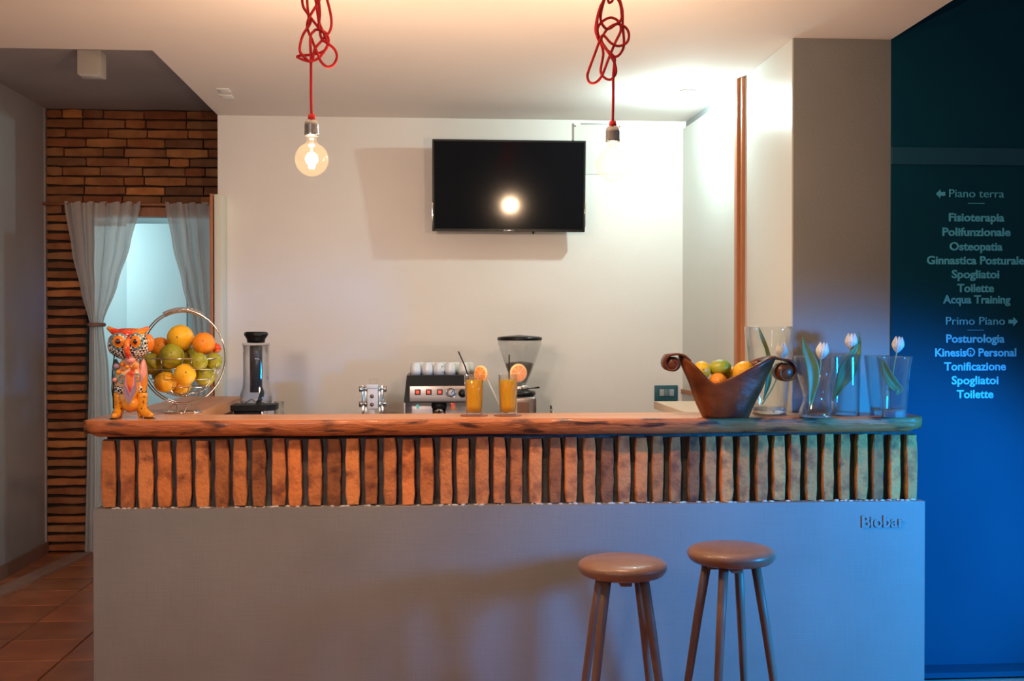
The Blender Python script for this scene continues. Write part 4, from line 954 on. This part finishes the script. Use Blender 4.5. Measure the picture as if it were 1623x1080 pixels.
# ---------------- coffee grinder
gp = at(825, 655, YM)
gr = empty('coffee_grinder', (gp.x, YM + .06, WZ), 0, 'coffee grinder with a black-lidded clear bean hopper', 'coffee grinder')
Yg = YM + .06; z_ = lambda py: at(800, py, Yg).z - WZ; s_ = sc(Yg)
MB().lathe([(.0005, z_(531)), (.02, z_(531.5)), (.10, z_(533.5)), (.122, z_(535)), (.123, z_(539)), (.118, z_(540)), (.0005, z_(540))], 48).build('lid', M['black'], gr)
MB().lathe([(.119, z_(540.5)), (.118, z_(545)), (.075, z_(583)), (.037, z_(609)), (.034, z_(609)), (.072, z_(583)), (.115, z_(545)), (.116, z_(540.5))], 44, close=True).build('hopper', M['smoke'], gr)
MB().lathe([(.0005, z_(609)), (.033, z_(608.5)), (.066, z_(586)), (.076, z_(577)), (.060, z_(575)), (.0005, z_(573))], 40).build('beans', M['beans'], gr)
MB().lathe([(.0005, z_(620)), (.055, z_(620)), (.050, z_(613)), (.042, z_(609.5)), (.0005, z_(609.5))], 36).build('collar', M['chrome'], gr)
MB().tube([(.04, -.03, z_(616)), (.075, -.035, z_(615)), (.105, -.035, z_(614))], [.003, .003, .006], 10).build('lever', M['black'], gr)
MB().lathe([(.0005, z_(628)), (.080, z_(628)), (.088, z_(625)), (.086, z_(621)), (.060, z_(619)), (.0005, z_(619))], 40).build('top_disc', M['black'], gr)
MB().rbox((-.085, -.09, 0), (.085, .09, z_(627.5)), .018).build('body', M['steel'], gr)
MB().rbox((-.02, -.096, .02), (.045, -.088, z_(636)), .004).build('doser_window', M['cab'], gr)
# small tap further right
tp = at(877, 650, YM)
ta = empty('water_tap', (tp.x, YM + .1, WZ), 0, 'small chrome tap just showing above the bar right of the grinder', 'tap')
MB().lathe([(.016, 0), (.012, .01), (.009, .05), (.009, .11), (.0005, .113)], 18).tube([(0, 0, .09), (0, -.05, .112), (0, -.10, .098)], .007, 10).build('spout', M['chrome'], ta)
MB().tube([(0, 0, .108), (0, .03, .128)], .005, 8).build('handle', M['matblack'], ta)

# ---------------- blender
Yb2 = 5.55
def zz2(py): return at(407, py, Yb2).z - .9005
bp_ = at(406, 650, Yb2); s_ = sc(Yb2)
bl = empty('juice_blender', (bp_.x, Yb2, .9005), 0, 'glass jug blender with a black lid and black base behind the bar', 'blender')
bs = tag(MB().rbox((bp_.x - .14, Yb2 - .14, .861), (bp_.x + .16, 5.84 - .002, .900), .003).build('worktop_extension', M['steel']), 'narrow steel shelf behind the bar under the blender', 'worktop')
bc = empty('shelf_cabinet', (bp_.x, Yb2, 0), 0, 'small brown cabinet under the blender shelf behind the bar', 'cabinet')
MB().box((-.135, -.12, 0), (.135, .27, .860)).build('carcass', M['cab'], bc)
MB().rbox((-.14, -.135, .05), (.14, -.121, .84), .003).build('door', M['cab'], bc)
MB().rbox((-.095, -.07, 0), (.03, .08, zz2(650)), .008).build('motor_base', M['matblack'], bl)
MB().rbox((.0305, -.06, 0), (.045, .07, zz2(650)), .004).rbox((-.11, -.06, 0), (-.0955, .07, zz2(650)), .004).build('chrome_side', M['chrome'], bl)
MB().prism([(-.113, -.09), (.065, -.09), (.10, -.04), (.10, .09), (-.113, .09)], zz2(649.8), zz2(641)).build('top_plate', M['matblack'], bl)
j = [(23, 640), (25.5, 634), (25, 626), (21, 615), (20, 600), (20, 575), (20.5, 547)]
jo = [(a / s_, zz2(b)) for a, b in j]
MB().lathe(jo + [(r - .004, z) for r, z in jo[::-1]], 44, close=True).build('glass_jug', M['glass'], bl)
MB().lathe([(.0005, zz2(547.5)), (.066, zz2(547.5)), (.068, zz2(545.5)), (.066, zz2(544)), (.0005, zz2(544))], 40).build('jug_rim', M['glass'], bl)
MB().lathe([(.0005, zz2(544)), (.043, zz2(543.5)), (.045, zz2(538)), (.054, zz2(533)), (.058, zz2(530.5)), (.056, zz2(527.5)), (.048, zz2(526)), (.0005, zz2(526))], 40, rf=lambda a, z: 1 + (.03 * math.cos(8 * a) if z > zz2(534) else 0)).build('lid', M['black'], bl)
MB().lathe([(.0005, zz2(622)), (.030, zz2(622)), (.031, zz2(560)), (.031, zz2(548)), (.0005, zz2(548))], 32).build('inner_sleeve', mat('dark_blue_plastic', (.025, .033, .045), .3, coat=.4), bl)
MB().tube(catmull([(.018, 0, zz2(614)), (.030, -.01, zz2(622)), (.024, -.012, zz2(631)), (.010, -.01, zz2(640.5))], 5), .012, 12).build('blade_shaft', M['matblack'], bl)
MB().tube(catmull([(-.05, -.01, zz2(638.5)), (-.02, -.015, zz2(633)), (.0, -.012, zz2(637)), (.04, 0, zz2(638.5))], 5), .003, 8).build('blade', M['chrome'], bl)
MB().lathe([(.0005, 0), (.022, 0), (.024, zz2(640) * .5), (.026, zz2(637)), (.023, zz2(637)), (.021, .004), (.0005, .004)], 28, M=T((438 - 406) / s_ + .008, .02, 0)).build('measuring_cup', M['glass'], bl)

# ---------------- clamp-like press with four chrome knobs
pp = at(591, 650, YM); s_ = sc(YM)
cp = empty('citrus_press', (pp.x, YM, WZ), 0, 'pale metal press with four chrome knobs left of the coffee machine', 'press')
z_ = lambda py: at(591, py, YM).z - WZ
xx_ = lambda px: (px - 591) / s_
MB().rbox((xx_(582.5), -.03, z_(648)), (xx_(599.5), .03, z_(616)), .004).rbox((xx_(580.5), -.035, z_(616.2)), (xx_(599.8), .035, z_(609)), .006).build('centre_block', M['whitep'], cp)
MB().box((xx_(586), -.02, z_(609)), (xx_(599), .02, z_(600.5))).build('clear_cap', M['glass'], cp)
for py_ in (628, 641): MB().lathe([(.0005, .0), (.0105, 0), (.0105, .004), (.0005, .003)], 20, M=T(xx_(590), -.029, z_(py_)) @ R(PI / 2, 'X')).build('bolt', mat('bolt_brown', (.20, .13, .10), .4, .6), cp)
MB().box((xx_(587), -.012, 0), (xx_(594), .012, z_(648))).build('stem', M['whitep'], cp)
MB().rbox((xx_(572), -.06, 0), (xx_(611), .08, .02), .004).build('foot_plate', M['chrome'], cp)
for sx in (-1, 1):
    X0 = lambda a: xx_(591 + sx * a)
    a_, b_ = sorted((X0(13.5), X0(17))); MB().rbox((a_, -.012, .02), (b_, .012, z_(611)), .002).build('side_bar', M['chrome'], cp)
    a_, b_ = sorted((X0(9.8), X0(11.5))); MB().rbox((a_, -.008, .02), (b_, .008, z_(618)), .001).build('side_rod', M['chrome'], cp)
    for py_ in (616.5, 640.5):
        MB().lathe([(.0005, 0), (.016, 0), (.016, .010), (.010, .012), (.010, .020), (.0175, .022), (.0175, .040), (.014, .043), (.0005, .043)], 22, M=T(X0(9.0), -.004, z_(py_)) @ R(sx * PI / 2, 'Y')).build('knob', M['chrome'], cp)

# ---------------- unseen strip added inside the bar to brighten ceiling and back wall
ws_ = empty('work_strip', (0, 4.655, .90), 0, 'slim LED work light fixed low behind the bar board', 'light')
MB().rbox((-.87, -.045, 0), (.87, .030, .022), .003).build('housing', M['whitep'], ws_)
MB().box((-.85, -.030, .022), (.85, .020, .0235)).build('diffuser', M['white'], ws_)
MB().box((-.80, -.168, .004), (-.76, -.045, .016)).build('bracket', M['chrome'], ws_)
MB().box((.76, -.168, .004), (.80, -.045, .016)).build('bracket', M['chrome'], ws_)
